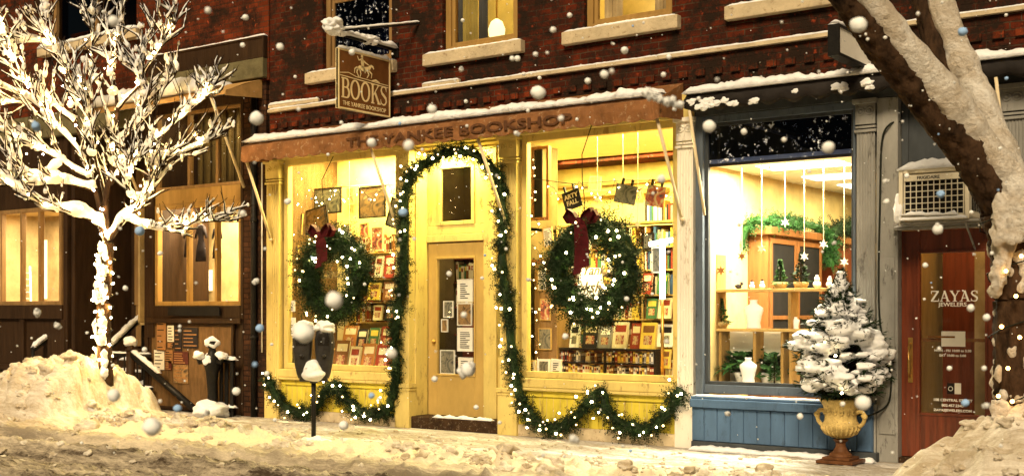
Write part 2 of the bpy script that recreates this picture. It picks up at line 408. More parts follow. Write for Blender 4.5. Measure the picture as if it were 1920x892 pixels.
def serif_word(word, x, y, h, fx, mb):       # wide roman capitals with slab serifs; fx(x, y, lift)
    T, t = .17, .065
    G = {
     'B': (.80, [([(.2, 0), (.2, 1)], T), ([(.05, .03), (.5, .03)], t), ([(.05, .97), (.45, .97)], t), ([(.2, .53), (.45, .53)], t), (arc(.42, .75, .22, .22, -90, 90), [t, t, .1, .13, .15, .16, .16, .16, .16, .16, .15, .13, .1, t, t]), (arc(.46, .275, .25, .25, -90, 90), [t, t, .1, .13, .15, .17, .17, .17, .17, .17, .15, .13, .1, t, t])]),
     'O': (.92, [(arc(.46, .5, .35, .46, 0, 360, 28), [.07+.10*abs(math.cos(2*pi*i/28)) for i in range(29)])]),
     'K': (.86, [([(.2, 0), (.2, 1)], T), ([(.05, .03), (.36, .03)], t), ([(.05, .97), (.36, .97)], t), ([(.25, .42), (.72, .95)], t+.01), ([(.40, .58), (.78, .03)], T), ([(.6, .97), (.84, .97)], t), ([(.62, .03), (.92, .03)], t)]),
     'S': (.70, [([(.60, .80), (.52, .93), (.36, .97), (.18, .90), (.13, .75), (.22, .60), (.40, .50), (.57, .38), (.61, .22), (.50, .07), (.33, .03), (.16, .09), (.09, .22)], [.07, .07, .08, .1, .14, .16, .17, .16, .14, .1, .08, .07, .07]), ([(.60, .72), (.60, .98)], .05), ([(.09, .02), (.09, .30)], .05)]),
     'Z': (.84, [([(.1, .95), (.76, .95)], .09), ([(.70, .93), (.15, .07)], T), ([(.08, .05), (.78, .05)], .09), ([(.12, .72), (.12, .98)], .06), ([(.76, .02), (.76, .3)], .06)]),
     'A': (.90, [([(.14, .03), (.44, 1)], t+.01), ([(.42, 1), (.74, .03)], T), ([(.24, .33), (.62, .33)], t), ([(.0, .03), (.28, .03)], t), ([(.56, .03), (.92, .03)], t)]),
     'Y': (.86, [([(.12, .97), (.44, .45)], T), ([(.76, .97), (.46, .45)], t+.01), ([(.44, 0), (.44, .5)], T), ([(.0, .97), (.30, .97)], t), ([(.60, .97), (.90, .97)], t), ([(.26, .03), (.62, .03)], t)]),
    }
    cx = x
    for ch in word:
        adv, strokes = G[ch]
        for i, (pts, ws) in enumerate(strokes):
            sc = [(cx+a*h, y+b*h) for a, b in pts]
            wl = [w*h for w in ws] if hasattr(ws, '__len__') else ws*h
            mb.stroke(sc, wl, lambda a, b, i=i: fx(a, b, .0004*(i+1)))
        cx += adv*h
    return cx
def tree_copy(o, parent=None):
    c = o.copy(); COL.objects.link(c); c.parent = parent; ORG[c.name] = ORG.get(o.name, Vector())
    for ch in list(o.children): tree_copy(ch, c)
    return c
def rect(a, b): return [(a[0], a[1]), (b[0], a[1]), (b[0], b[1]), (a[0], b[1])]
def frame_boxes(mb, x0, x1, z0, z1, y0, y1, w, k=None):
    mb.box(x0, x0+w, y0, y1, z0, z1, k); mb.box(x1-w, x1, y0, y1, z0, z1, k)
    mb.box(x0+w, x1-w, y0+.002, y1-.002, z1-w, z1, k); mb.box(x0+w, x1-w, y0+.002, y1-.002, z0, z0+w, k); return mb
SKY_S, SUN_E, EXPO, LS = .003, 3.5, 0.5, 6.4
# ------------------------------------------------------------------ camera, world, sun
cam = bpy.data.cameras.new('camera'); co = bpy.data.objects.new('camera', cam); COL.objects.link(co)
co.location = CAM; co.rotation_euler = (pi/2, 0, YAW)
cam.lens = 2300/1920*36; cam.sensor_width = 36; cam.shift_y = .0734; cam.dof.use_dof = True; cam.dof.focus_distance = 15.5; cam.dof.aperture_fstop = 3.8; cam.clip_end = 500; cam.clip_start = .1
scene.camera = co
EL, AZ = math.radians(38), math.radians(17)   # the sun stands for the street's amber lighting, from the camera's side of the road
w = bpy.data.worlds.new('World'); scene.world = w; w.use_nodes = True
nt = w.node_tree; bg = nt.nodes['Background']
sky = nt.nodes.new('ShaderNodeTexSky'); sky.sky_type = 'NISHITA'; sky.sun_disc = False
sky.sun_elevation = EL; sky.sun_rotation = pi-AZ
nt.links.new(sky.outputs[0], bg.inputs[0]); bg.inputs[1].default_value = SKY_S
sl = bpy.data.lights.new('sun', 'SUN'); sl.energy = SUN_E; sl.angle = math.radians(18); sl.color = (1, .79, .50)
so = bpy.data.objects.new('sun', sl); COL.objects.link(so)
so.rotation_euler = Vector((-math.sin(AZ)*math.cos(EL), math.cos(AZ)*math.cos(EL), -math.sin(EL))).to_track_quat('-Z', 'Y').to_euler()
vs = scene.view_settings; vs.view_transform = 'Standard'; vs.look = 'None'; vs.exposure = EXPO; vs.gamma = 1; vs.use_curve_mapping = False
scene.cycles.use_denoising = True
scene.cycles.max_bounces = 6; scene.cycles.transparent_max_bounces = 24; scene.cycles.sample_clamp_indirect = 4
try: scene.cycles.denoiser = 'OPENIMAGEDENOISE'
except Exception: pass
def area(name, loc, sx, sy, power, color, rot=(0, 0, 0)):
    l = bpy.data.lights.new(name, 'AREA'); l.shape = 'RECTANGLE'; l.size = sx; l.size_y = sy; l.energy = power; l.color = color
    o = bpy.data.objects.new(name, l); COL.objects.link(o); o.location = loc; o.rotation_euler = rot; return o
def point(name, loc, power, color, r=.05):
    l = bpy.data.lights.new(name, 'POINT'); l.energy = power; l.color = color; l.shadow_soft_size = r
    o = bpy.data.objects.new(name, l); COL.objects.link(o); o.location = loc; return o

# ------------------------------------------------------------------ ground
def fbm(x, y, s, o=0, n=4):
    return noise.fractal(Vector((x*s, y*s, o)), 1.0, 2.0, n)
def smooth(a, b, v):
    t = max(0, min(1, (v-a)/(b-a))); return t*t*(3-2*t)
def ground_h(x, y):
    h = .016*fbm(x, y, 1.6, 1)+.010*fbm(x, y, 6, 2)+.012*fbm(x, y, 15, 2, 2)
    walk = smooth(-2.3, -1.9, y)
    v = noise.voronoi(Vector((x*2.6, y*3.4, 0)))[0][0]            # footprints
    foot = -.085*max(0, 1-v*2.6)*smooth(-.12, -.4, y)*smooth(.35, .6, noise.noise(Vector((x*.5, y*.9, 5)))+.75)
    left = smooth(-10.0, -13.5, x)
    kc = -2.55+.25*noise.noise(Vector((x*.4, 0, 3)))+.45*left
    lump = max(0, noise.noise(Vector((x*3.1, y*3.1, 9))))+.8*max(0, noise.noise(Vector((x*6.5, y*6.5, 4))))+.5*max(0, noise.noise(Vector((x*13, y*13, 8))))
    berm = math.exp(-((y-kc)/.45)**2)*(.01+.04*left+.19*lump)*smooth(.25, .6, math.hypot(x+10.82, (y+2.22)*.8))
    road = 1-smooth(-3.0, -2.7, y)
    wy = y+.16*noise.noise(Vector((x*.35, y*.3, 2)))
    rut = .07*math.sin(wy*5.3+.5)+.06*math.sin(wy*10+x*.12)+.02*math.sin(wy*23+x*.3)
    crumb = .03*fbm(x*.6, y, 4.5, 6, 5)+.045*max(0, noise.noise(Vector((x*7, y*9, 3))))+.03*max(0, noise.noise(Vector((x*17, y*21, 7))))
    hr = -.04+rut*(.45+.75*smooth(-3.0, -3.8, y))+crumb*(1+.4*(1-left))
    h0 = (h+foot*walk)*(1-road)+hr*road+berm
    return h0*smooth(.02, -.25, y) if y > -.3 else h0
def sheet(name, xs, ys, hf, m, kind='structure', smooth_=True):
    b = MB(); nx, ny = len(xs), len(ys)
    b.add([(x, y, hf(x, y)) for y in ys for x in xs], [(j*nx+i, j*nx+i+1, (j+1)*nx+i+1, (j+1)*nx+i) for j in range(ny-1) for i in range(nx-1)])
    return b.build(name, m, smooth=smooth_, kind=kind, origin=(0, 0, 0))
def lin(a, b, s):
    n = max(1, int(round((b-a)/s))); return [a+(b-a)*i/n for i in range(n+1)]
sheet('pavement', lin(-27, -20, .15)[:-1]+lin(-20, -1.5, .035)+lin(-1.5, 4, .2)[1:], lin(-2.35, .0, .035)+[.2, .6], ground_h, 'snow_walk')
sheet('road', lin(-27, -23, .15)[:-1]+lin(-23, -2, .032)+lin(-2, 4, .2)[1:], lin(-7.2, -6.4, .1)[:-1]+lin(-6.4, -2.35, .032), ground_h, 'snow_road')
def outer_h(x, y): return -.14
gb = MB(); gb.box(-160, 160, -160, 160, -.5, -.22); gb.build('ground', 'snow_road', kind='structure', origin=(0, 0, 0))
sheet('far_road', [-90]+lin(-40, 10, 2)+[60], [-60, -30, -20, -15, -12, -10, -8, -7.19], lambda x, y: -.03 if y < -7.3 else ground_h(x, y)-.02, 'snow_road')

def bank(name, label, cx, cy, x0, x1, y0, y1, hf, res=.035, m='snow_bank'):
    xs, ys = lin(x0, x1, res), lin(y0, y1, res)
    b = MB(); nx, ny = len(xs), len(ys)
    b.add([(x, y, hf(x, y)) for y in ys for x in xs], [(j*nx+i, j*nx+i+1, (j+1)*nx+i+1, (j+1)*nx+i) for j in range(ny-1) for i in range(nx-1)])
    # closed underneath
    o = len(b.v)
    edge = [i for i in range(nx)]+[(j+1)*nx-1 for j in range(1, ny)]+[(ny-1)*nx+i for i in range(nx-2, -1, -1)]+[j*nx for j in range(ny-2, 0, -1)]
    b.v += [Vector((b.v[i].x, b.v[i].y, -.2)) for i in edge]; n = len(edge)
    b.f += [(edge[(i+1) % n], edge[i], o+i, o+(i+1) % n) for i in range(n)]+[tuple(o+i for i in range(n-1, -1, -1))]; b.m += [0]*(n+1)
    return b.build(name, m, smooth=True, label=label, cat='snow bank', origin=(cx, cy, 0))
def left_bank(x, y):
    wx = x+.10*noise.noise(Vector((x*1.6, y*1.6, 3)))+.05*noise.noise(Vector((x*4, y*4, 1)))
    wy = y+.12*noise.noise(Vector((x*1.4, y*1.4, 8)))
    cxs = smooth(-19.3, -16.75, wx)*smooth(-15.32, -15.95, wx)
    ey = max(0, 1-(abs(wy+1.75)/1.12)**2.6)
    top = .93+.16*noise.noise(Vector((x*2.2, y*2.2, 5)))+.12*noise.noise(Vector((x*4.5, y*4.5, 5)))+.05*abs(noise.noise(Vector((x*11, y*11, 5))))
    top -= .16*max(0, 1-abs(noise.noise(Vector((x*1.4+y, y*1.4, 15))))*7)
    low = .24*smooth(-21.5, -18.5, wx)*smooth(-14.6, -15.5, wx)*max(0, 1-(abs(wy+1.9)/1.5)**2)
    return max(low, top*cxs**.8*ey**.75)+.04*fbm(x, y, 5, 3, 6)+.03*max(0, noise.noise(Vector((x*8, y*8, 2))))-.06
bank('snow_bank', 'tall amber lit snow bank heaped round the foot of the light wrapped tree', -16.6, -1.75, -21.6, -14.6, -3.3, -.35, left_bank)
def right_bank(x, y):
    wx = x+.12*noise.noise(Vector((x*1.9, y*1.9, 13)))+.05*noise.noise(Vector((x*5, y*5, 11)))
    r = math.hypot((wx+2.2)/1.65, (y+2.15)/1.35)
    rid = .34*abs(noise.noise(Vector((x*1.5+y*1.2, y*3.0-x*.8, 4))))+.12*abs(noise.noise(Vector((x*5, y*5, 2))))-.05
    return (1.12*max(0, 1-r**1.15)-rid*smooth(1.1, .5, r))+.05*fbm(x, y, 5, 3, 7)-.03
bank('snow_bank', 'creased snow bank at the foot of the thick leaning trunk, before the red door', -2.3, -2.15, -4.1, -.5, -3.7, -.6, right_bank)

rr = random.Random(77); m = MB()
def rubble(x, y, z, s): m.blob((x, y, z), s, (1.15, 1, .75), .5, 1.4, rr.random()*50, 1 if s < .025 else 2)
for _ in range(1500):
    x = rr.uniform(-19, -4.3); l = smooth(-10, -13.5, x); y = -2.55+.45*l+rr.gauss(0, .30); s = .014+.075*rr.random()**3.5
    if noise.noise(Vector((x*.9, y, 3))) < -.12 or math.hypot(x+10.82, y+2.22) < .3: continue
    rubble(x, y, ground_h(x, y)+s*.2, s)
for _ in range(130):
    x = rr.uniform(-17.5, -14.6); y = rr.uniform(-3.1, -.9); z = max(left_bank(x, y), ground_h(x, y)); s = .02+.10*rr.random()**4; rubble(x, y, z+s*.1, s)
for _ in range(260):
    x = rr.uniform(-4.1, -1.5); y = rr.uniform(-3.5, -.8); z = right_bank(x, y); s = .015+.06*rr.random()**4
    if z > .03: rubble(x, y, z+s*.1, s)
for _ in range(260): x, y = rr.uniform(-13, -5), rr.uniform(-2.2, -.5); s = rr.uniform(.008, .03); rubble(x, y, ground_h(x, y)+s*.2, s)
for _ in range(700): x, y = rr.uniform(-21, -8), rr.uniform(-6, -2.9); s = .012+.04*rr.random()**3; rubble(x, y, ground_h(x, y)+s*.1, s)
m.build('snow_rubble', 'snow_bank', kind='stuff', label='crumbled lumps of ploughed snow strewn along the kerb and over the banks', cat='snow', origin=(0, 0, 0), smooth=True)

# ------------------------------------------------------------------ brick upper storeys
TOP = 8.6
def brick_wall(mb, x0, x1, z0, z1, holes, y0=0, y1=.35):
    zs = sorted({z0, z1} | {h[2] for h in holes} | {h[3] for h in holes})
    for a, b in zip(zs, zs[1:]):
        hs = sorted(h for h in holes if h[2] <= a+1e-6 and h[3] >= b-1e-6)
        x = x0
        for h in hs:
            if h[0] > x: mb.box(x, h[0], y0, y1, a, b)
            x = h[1]
        if x < x1: mb.box(x, x1, y0, y1, a, b)
bb = thing('brick_building', 'dark red brick upper storey running above the bookshop and the blue shop', 'building', (-6.5, .2, 3.93))
WIN = [(-12.84, -11.49, 5.16, 7.3), (-10.57, -9.31, 5.16, 7.3), (-8.28, -7.03, 5.16, 7.3), (-6.02, -4.77, 5.16, 7.3), (-3.75, -2.5, 5.16, 7.3), (-1.5, -.25, 5.16, 7.3)]
m = MB(); brick_wall(m, -13.955, 4, 3.93, TOP, WIN); wall = m.build('wall', 'brick', bb)
m = MB(); m.box(-13.955, 4, 3, 6, 3.93, TOP); m.box(-13.955, -13.6, .35, 3, 4.3, TOP); m.box(-13.6, 4, .35, 3, 4.32, 4.42); m.box(-14, 4.1, -.1, 6, TOP, TOP+.2); m.build('rear_wall', 'brick', bb)
m = MB()
for a, b, dz in ((-13.955, -12.9, .07), (-13.955, 4, 0), (-10.9, -10.25, .06)):
    m.box(a, b, -.06 if dz == 0 else -.045, -.001, 4.655+dz, 4.70+dz)
m.build('string_course', 'stone', bb, bevel=.006)
m = MB(); snow_strip(m, (-13.95, -.032, 4.70), (4, -.032, 4.70), .05, .022, 3); snow_strip(m, (-13.95, -.03, 4.77), (-12.9, -.03, 4.77), .04, .03, 5); snow_strip(m, (-10.9, -.03, 4.76), (-10.25, -.03, 4.76), .04, .02, 5); m.build('ledge_snow', 'snow', bb, smooth=True)
m = MB(); x = -13.9
while x < 4: m.box(x, x+.115, -.035, -.001, 4.40, 4.485); x += .225
m.build('dentil_course', 'brick_old', bb, bevel=.004)
for i, (a, b, z0, z1) in enumerate(WIN):
    fm = MB(); frame_boxes(fm, a+.002, b-.002, z0+.002, z1-.002, .07, .19, .085); frame_boxes(fm, a+.09, b-.09, z0+.09, z0+1.06, .10, .16, .05); frame_boxes(fm, a+.09, b-.09, z0+1.07, z1-.09, .12, .18, .05)
    fo = fm.build('window', 'ochre_wood' if i else 'brown_wood', bb, bevel=.005)
    g = MB(); g.box(a+.13, b-.13, .126, .131, z0+.13, z0+1.02); g.box(a+.13, b-.13, .146, .151, z0+1.1, z1-.13)
    g.build('pane', ['glass_glints', 'glass_fleck', 'glass', 'glass_dark', 'glass_dark', 'glass_dark'][i], fo)
    s = MB(); s.box(a-.28, b+.10 if i == 0 else b+.12, -.10, .08, z0-.165, z0-.004); s.build('sill', 'stone', fo, bevel=.012)
    sn = MB(); snow_strip(sn, (a-.26, -.02, z0-.006), (b+.09, -.02, z0-.006), .14, .03, i+20); sn.build('sill_snow', 'snow', fo, smooth=True)
    rm = MB(); x0, x1 = a-.5, b+.5
    rm.box(x0, x1, 1.6, 1.65, z0-.4, z1+.3); rm.box(x0, x0+.03, .36, 1.6, z0-.4, z1+.3); rm.box(x1-.03, x1, .36, 1.6, z0-.4, z1+.3); rm.box(x0, x1, .36, 1.65, z1+.3, z1+.33); rm.box(x0, x1, .36, 1.65, z0-.44, z0-.4)
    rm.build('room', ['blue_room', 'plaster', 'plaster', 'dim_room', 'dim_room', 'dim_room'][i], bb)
    if i in (1, 2):
        area('upstairs light', ((a+b)/2, .95, z1+.2), .9, .9, 110 if i == 1 else 70, (1, .74, .30))
        cu = MB()
        for s_, xx in (((0, a+.12),) if i == 1 else ((0, a+.12), (1, b-.40))):
            pts = [(xx+.28*q/12, .30+.03*math.sin(q*1.9)) for q in range(13)]
            for q in range(12):
                (xa, ya), (xb, yb) = pts[q], pts[q+1]
                cu.add([(xa, ya, z0), (xb, yb, z0), (xb, yb, z1), (xa, ya, z1)], [(0, 1, 2, 3)])
        tag(cu.build('curtain', 'plaster' if i == 1 else 'amber_room', fo), 'golden curtain hanging inside the window')
lp = thing('pendant_lamp', 'glowing pendant lamp hanging in the upstairs window above the shop door', 'lamp', (-10.2, .75, 5.1))
m = MB(); m.lathe([(.02, 5.72), (.08, 5.68), (.12, 5.58), (.11, 5.48), (.05, 5.42)], (-10.2, .75, 0)); m.build('lamp_shade', 'lamp_glow', lp, smooth=True)
m = MB(); m.lathe([(.02, 5.42), (.06, 5.38), (.07, 5.31), (.04, 5.25), (.01, 5.23)], (-10.2, .75, 0)); m.build('globe', 'lamp_glow', lp, smooth=True)
m = MB(); m.tube([(-10.2, .75, 5.72), (-10.2, .75, 7.55)], .012); m.build('cord', 'brass', lp)

# ------------------------------------------------------------------ bookshop front
bs = thing('bookshop', 'cream and yellow bookshop front with two display windows and a recessed door', 'shop front', (-10.35, .2, 0))
BX0, BX1 = -14.03, -6.72
def pilaster(parent, x0, x1, paint, z1=3.925, base=.62, cap=True, fl=5):
    m = MB(); m.prism(flute_poly(x0+.02, x1-.02, .10, .125, fl), base, z1-.36)
    m.box(x0, x1, -.05, .10, 0, base-.06); m.box(x0-.012, x1+.012, -.065, .10, base-.06, base); m.box(x0-.008, x1+.008, -.06, .10, base-.10, base-.075)
    z = z1-.36
    m.box(x0, x1, -.045, .10, z, z+.03); m.box(x0+.01, x1-.01, -.035, .10, z+.045, z+.07)
    m.box(x0+.01, x1-.01, -.04, .10, z+.085, z1-.05); m.box(x0-.015, x1+.015, -.075, .10, z1-.05, z1)
    p = m.build('pilaster', paint, parent, bevel=.005)
    if cap:
        r = MB()
        for s in (.3, .7):
            c = Vector((x0+(x1-x0)*s, -.041, z1-.13)); ring = [c+Vector((math.cos(a)*.04, 0, math.sin(a)*.04)) for a in [2*pi*q/12 for q in range(13)]]
            r.tube(ring, .010, 6); r.blob(c, .018, sub=1, amp=0)
        r.build('rosette', paint, p, smooth=True)
    return p
for a, b, pm in ((-14.03, -13.72, 'cream'), (-11.39, -11.13, 'cream'), (-9.6, -9.29, 'cream'), (-6.97, -6.72, 'white')): pilaster(bs, a, b, pm)
m = MB(); m.box(BX0, BX1, -.03, .12, 3.925, 4.12); m.box(BX0-.02, BX1, -.07, .12, 4.12, 4.2); m.build('fascia', 'cream', bs, bevel=.006)
def shop_window(parent, x0, x1, z0, z1, paint, gl, y=.06):
    f = MB(); frame_boxes(f, x0, x1, z0, z1, y, y+.10, .085); w_ = f.build('window', paint, parent, bevel=.008)
    s = MB(); s.box(x0-.01, x1+.01, -.035, y-.002, z0-.12, z0-.002); s.box(x0, x1, -.055, y-.004, z0-.16, z0-.122); s.build('sill', paint, w_, bevel=.01)
    g = MB(); g.box(x0+.08, x1-.08, y+.05, y+.056, z0+.08, z1-.08); g.build('pane', gl, w_)
    return w_
wl = shop_window(bs, -13.72, -11.39, .76, 3.925, 'cream', 'glass')
wr = shop_window(bs, -9.29, -6.97, .76, 3.925, 'cream', 'glass')
for a, b in ((-13.72, -11.39), (-9.29, -6.97)):
    m = MB(); m.box(a, b, .03, .09, .15, .598)
    n = int((b-a)/.2)
    m.box(a, b, .005, .028, .52, .60); m.box(a, a+.09, .008, .028, .15, .518); m.box(b-.09, b, .008, .028, .15, .518); m.box((a+b)/2-.05, (a+b)/2+.05, .008, .028, .15, .518)
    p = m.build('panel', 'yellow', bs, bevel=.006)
    m = MB(); m.box(a, b, -.02, .09, 0, .15); m.build('plinth', 'stone', bs, bevel=.008)
    m = MB()
    for q in range(1, n*2): m.box(a+(b-a)*q/(n*2)-.004, a+(b-a)*q/(n*2)+.004, .026, .031, .15, .518)
    m.build('bead', 'cream', p)
# recessed doorway
YD = .36
m = MB(); m.box(-11.16, -11.13, .10, YD, .17, 3.92); m.box(-9.6, -9.57, .10, YD+.05, .17, 3.92); m.build('return_wall', 'cream', bs)
m = MB(); m.box(-11.18, -9.56, .0, YD+.5, .0, .165); m.build('doorstep', 'mat_floor', bs, bevel=.01)
m = MB(); snow_strip(m, (-10.75, .05, .165), (-9.75, .05, .165), .10, .035, 8, rag=.9); m.build('doorstep_snow', 'snow', bs, smooth=True)
dr = MB(); dl, drt, dz0, dz1 = -11.12, -10.12, .17, 2.58
gx0, gx1, gz0, gz1 = X(820, YD), X(889, YD), .75, 2.36
dr.box(dl, gx0, YD, YD+.05, dz0, dz1); dr.box(gx1, drt, YD, YD+.05, dz0, dz1); dr.box(gx0, gx1, YD, YD+.05, dz0, gz0); dr.box(gx0, gx1, YD, YD+.05, gz1, dz1)
frame_boxes(dr, gx0-.03, gx1+.03, gz0-.03, gz1+.03, YD-.014, YD-.001, .028)
door = dr.build('door', 'cream_door', bs, bevel=.004)
m = MB(); m.box(gx0, gx1, YD+.02, YD+.026, gz0, gz1); m.build('pane', 'glass', door)
m = MB(); m.lathe([(.0, 0), (.03, .01), (.035, .03), (.02, .05), (.012, .06)], (0, 0, 0), 12); hv = m.v
m2 = MB(); m2.add([Vector((dl+.12+v.x, YD-v.z, 1.2+v.y)) for v in hv], m.f); m2.build('handle', 'brass', door, smooth=True)
m = MB()
for zz in (.55, 1.45, 2.3): m.box(drt-.004, drt+.03, YD-.012, YD-.002, zz, zz+.13)
m.build('hinge', 'brass', door)
m = MB(); m.box(drt+.002, -9.9, YD-.03, YD+.06, .165, 3.9); m.box(-9.9, -9.57, YD+.01, YD+.05, .165, 1.0); m.box(-11.13, drt+.002, YD-.03, YD+.06, 2.60, 2.70); m.box(-11.13, drt, YD-.015, YD+.05, 2.702, 2.83)
tx0, tx1, tz0, tz1 = -10.93, -10.28, 2.86, 3.68
m.box(-11.13, tx0, YD-.01, YD+.05, 2.832, 3.9); m.box(tx1, drt, YD-.01, YD+.05, 2.832, 3.9); m.box(tx0, tx1, YD-.01, YD+.05, tz1, 3.9)
m.box(-9.9, -9.57, YD-.01, YD+.05, 3.2, 3.9)
df = m.build('door_frame', 'cream', bs, bevel=.006)
m = MB(); frame_boxes(m, tx0+.001, tx1-.001, 2.833, tz1-.001, YD-.025, YD+.03, .055); tr = m.build('transom', 'cream', bs, bevel=.005)
m = MB(); m.box(tx0+.05, tx1-.05, YD, YD+.006, 2.88, tz1-.05); m.build('pane', 'glass_fleck', tr)
m = MB(); m.box(-9.9, -9.57, YD+.03, YD+.036, 1.0, 3.2); m.build('sidelight', 'glass', bs)
m = MB(); m.box(-11.13, -9.6, .12, YD+.05, 3.9, 3.92); m.build('porch_ceiling', 'cream', bs)
# rooms behind the glass
m = MB(); m.box(-13.80, -11.25, .17, 1.30, .70, .755); m.build('display_floor', 'shelf', bs)
m = MB(); m.box(-13.84, -11.2, 1.30, 1.34, .5, 4.1); m.box(-11.25, -11.2, .17, 1.3, .5, 4.1); m.build('backing_wall', 'plaster', bs)
m = MB(); m.box(-13.84, -13.79, .17, 1.3, .70, 4.1); m.build('side_wall', 'notice', bs)
m = MB(); m.box(-13.84, -11.2, .17, 1.34, 4.1, 4.14); m.build('ceiling', 'ceiling', bs)
m = MB(); m.box(-11.19, -11.15, .42, 3.6, 0, 4.1); m.box(-11.19, -6.7, 3.6, 3.64, 0, 4.1); m.box(-6.78, -6.72, .12, 3.6, 0, 4.1); m.build('rear_wall', 'plaster', bs)
m = MB(); m.box(-11.19, -6.7, .17, 3.64, 4.0, 4.04); m.build('ceiling', 'ceiling', bs)
m = MB(); m.box(-11.19, -6.78, .90, 3.6, .1, .14); m.box(-9.45, -6.8, .17, .9, .70, .755); m.box(-9.45, -6.8, .88, .9, .1, .70); m.build('display_floor', 'shelf', bs)
m = MB(); m.box(-11.14, -9.0, 3.45, 3.598, 3.45, 3.52); m.box(-11.14, -6.8, 3.5, 3.598, 3.62, 3.66); m.build('cornice', 'ochre_wood', bs)
m = MB(); m.box(-11.149, -11.135, .42, 1.2, .17, 3.9); m.box(-11.14, -9.5, 1.2, 1.24, .17, 3.9); m.box(-9.56, -9.5, .45, 1.2, .17, 3.9); m.box(-11.14, -9.5, .42, 1.2, 2.72, 2.76); m.build('added_vestibule', 'dim_room', bs)  # box added to shut the bright room out of the door glass
WARM = (1, .82, .27)
area('transom fill light', (-10.5, .8, 3.85), .6, .3, 10, (1, .8, .4))  # fill lamp added to keep the pane above the door from going black
area('vestibule light', (-10.5, .8, 2.70), .6, .3, 7, (1, .8, .4))  # weak fill lamp added to brighten what shows through the door
area('bookshop left display light', (-12.5, .75, 4.06), 2.0, .5, 46*LS, WARM)
area('bookshop right display light', (-8.2, .75, 3.96), 2.0, .5, 46*LS, WARM)
area('bookshop room light', (-9.2, 2.2, 3.97), 2.8, 1.6, 70*LS, WARM)
area('bookshop porch light', (-10.5, .16, 3.88), .9, .12, 14*LS, WARM)

# ------------------------------------------------------------------ blue shop
js = thing('jeweller_shop', 'blue and slate grey shop front with one tall lit window and fluted pilasters', 'shop front', (-4.9, .2, 0))
JX0, JX1 = -6.715, -4.77
m = MB(); m.box(-6.715, -6.62, -.01, .16, .60, 3.92); m.box(-6.62, -4.77, .02, .16, 3.84, 3.92); m.box(-4.80, -4.772, .0, .16, .6, 3.84); m.box(-6.62, -4.80, .03, .15, .66, .76); m.build('window_frame', 'blue_grey', js, bevel=.006)
m = MB(); frame_boxes(m, -6.62, -4.80, .76, 3.84, .06, .12, .04); w_ = m.build('window', 'slate', js, bevel=.004)
m = MB(); m.box(-6.58, -4.84, .09, .096, .80, 3.33); m.build('pane', 'glass', w_)
m = MB(); m.box(-6.58, -4.84, .09, .096, 3.365, 3.80); m.build('transom_pane', 'glass_glints', w_)
m = MB(); m.box(-6.58, -4.84, .085, .10, 3.33, 3.365); m.build('transom_bar', 'dark', w_)
m = MB(); m.box(-6.715, -4.55, -.16, .02, .50, .60); m.box(-6.715, -4.55, -.14, .02, .60, .63); m.build('sill', 'blue', w_, bevel=.012)
m = MB(); snow_strip(m, (-6.70, -.08, .63), (-4.8, -.08, .63), .09, .018, 31); m.build('sill_snow', 'snow', w_, smooth=True)
m = MB(); m.box(-6.715, -4.55, -.09, .02, .10, .50)
for q in range(13): a = -6.715+2.165*q/13; m.box(a+.006, a+.16, -.105, -.091, .11, .49)
m.build('panel', 'blue', js, bevel=.004)
m = MB(); m.box(-6.715, -4.5, -.12, .02, 0, .10); m.build('plinth', 'slate', js, bevel=.006)
m = MB(); snow_strip(m, (-6.7, -.17, .0), (-4.5, -.17, .0), .14, .05, 33); m.build('drift', 'snow', js, smooth=True)
pilaster(js, -4.77, -4.53, 'grey', fl=6)
m = MB(); m.box(-4.528, -4.30, -.02, .14, 0, 3.92); m.box(-4.50, -4.33, -.035, -.021, .3, 2.2); m.build('post', 'grey', js, bevel=.006)
m = MB(); m.box(-4.30, -3.30, .10, .16, 2.62, 3.92); frame_boxes(m, -4.29, -3.31, 2.68, 3.86, .08, .099, .07); m.build('overdoor_panel', 'slate', js, bevel=.005)
m = MB(); m.box(-4.33, -3.27, -.10, .12, 2.487, 2.515); m.build('lintel', 'grey', js, bevel=.008)
m = MB(); snow_strip(m, (-4.32, -.04, 2.515), (-3.28, -.04, 2.515), .10, .025, 35); m.build('lintel_snow', 'snow', js, smooth=True)
pilaster(js, -3.26, -3.0, 'grey', fl=6)
m = MB(); m.box(-2.99, 4, 0, .2, 0, 3.92); m.build('side_front', 'slate', js)
m = MB(); m.box(-6.715, 4, -.03, .12, 3.925, 4.2); m.build('fascia', 'slate', js)
m = MB(); m.box(-4.33, -3.27, .0, .5, 0, .06); m.build('doorstep', 'mat_floor', js)
d = MB(); x0, x1, z0, z1 = -4.298, -3.302, .065, 2.485; a, b, c, e = -4.10, -3.43, .54, 2.24
d.box(x0, a, .10, .15, z0, z1); d.box(b, x1, .10, .15, z0, z1); d.box(a, b, .10, .15, z0, c); d.box(a, b, .10, .15, e, z1); frame_boxes(d, a-.025, b+.025, c-.025, e+.025, .085, .099, .024)
jd = d.build('door', 'mahogany', js, bevel=.004)
m = MB(); m.box(a, b, .122, .127, c, e); m.build('pane', 'glass', jd)
m = MB(); m.tube([(-4.20, .095, 1.28), (-4.20, .04, 1.24), (-4.20, .035, 1.10), (-4.20, .04, .96), (-4.20, .095, .92)], [.012, .014, .016, .014, .012], 8); m.box(-4.225, -4.175, .088, .098, .86, 1.34); m.build('handle', 'brass', jd, smooth=False, bevel=.003)
m = MB(); m.box(-4.02, -3.74, .113, .117, 1.34, 1.36); m.box(-4.09, -3.44, .14, .16, 1.30, 1.335); m.build('push_bar', 'shop_wood', jd)
m = MB(); m.lathe([(.02, 0), (.05, .01), (.052, .05), (.03, .07), (.01, .075)], (0, 0, 0), 14)
m2 = MB(); m2.add([Vector((-4.41+v.x, -.036-v.z, 1.13+v.y*1.6)) for v in m.v], m.f); m2.build('doorbell', 'iron', js, smooth=True)
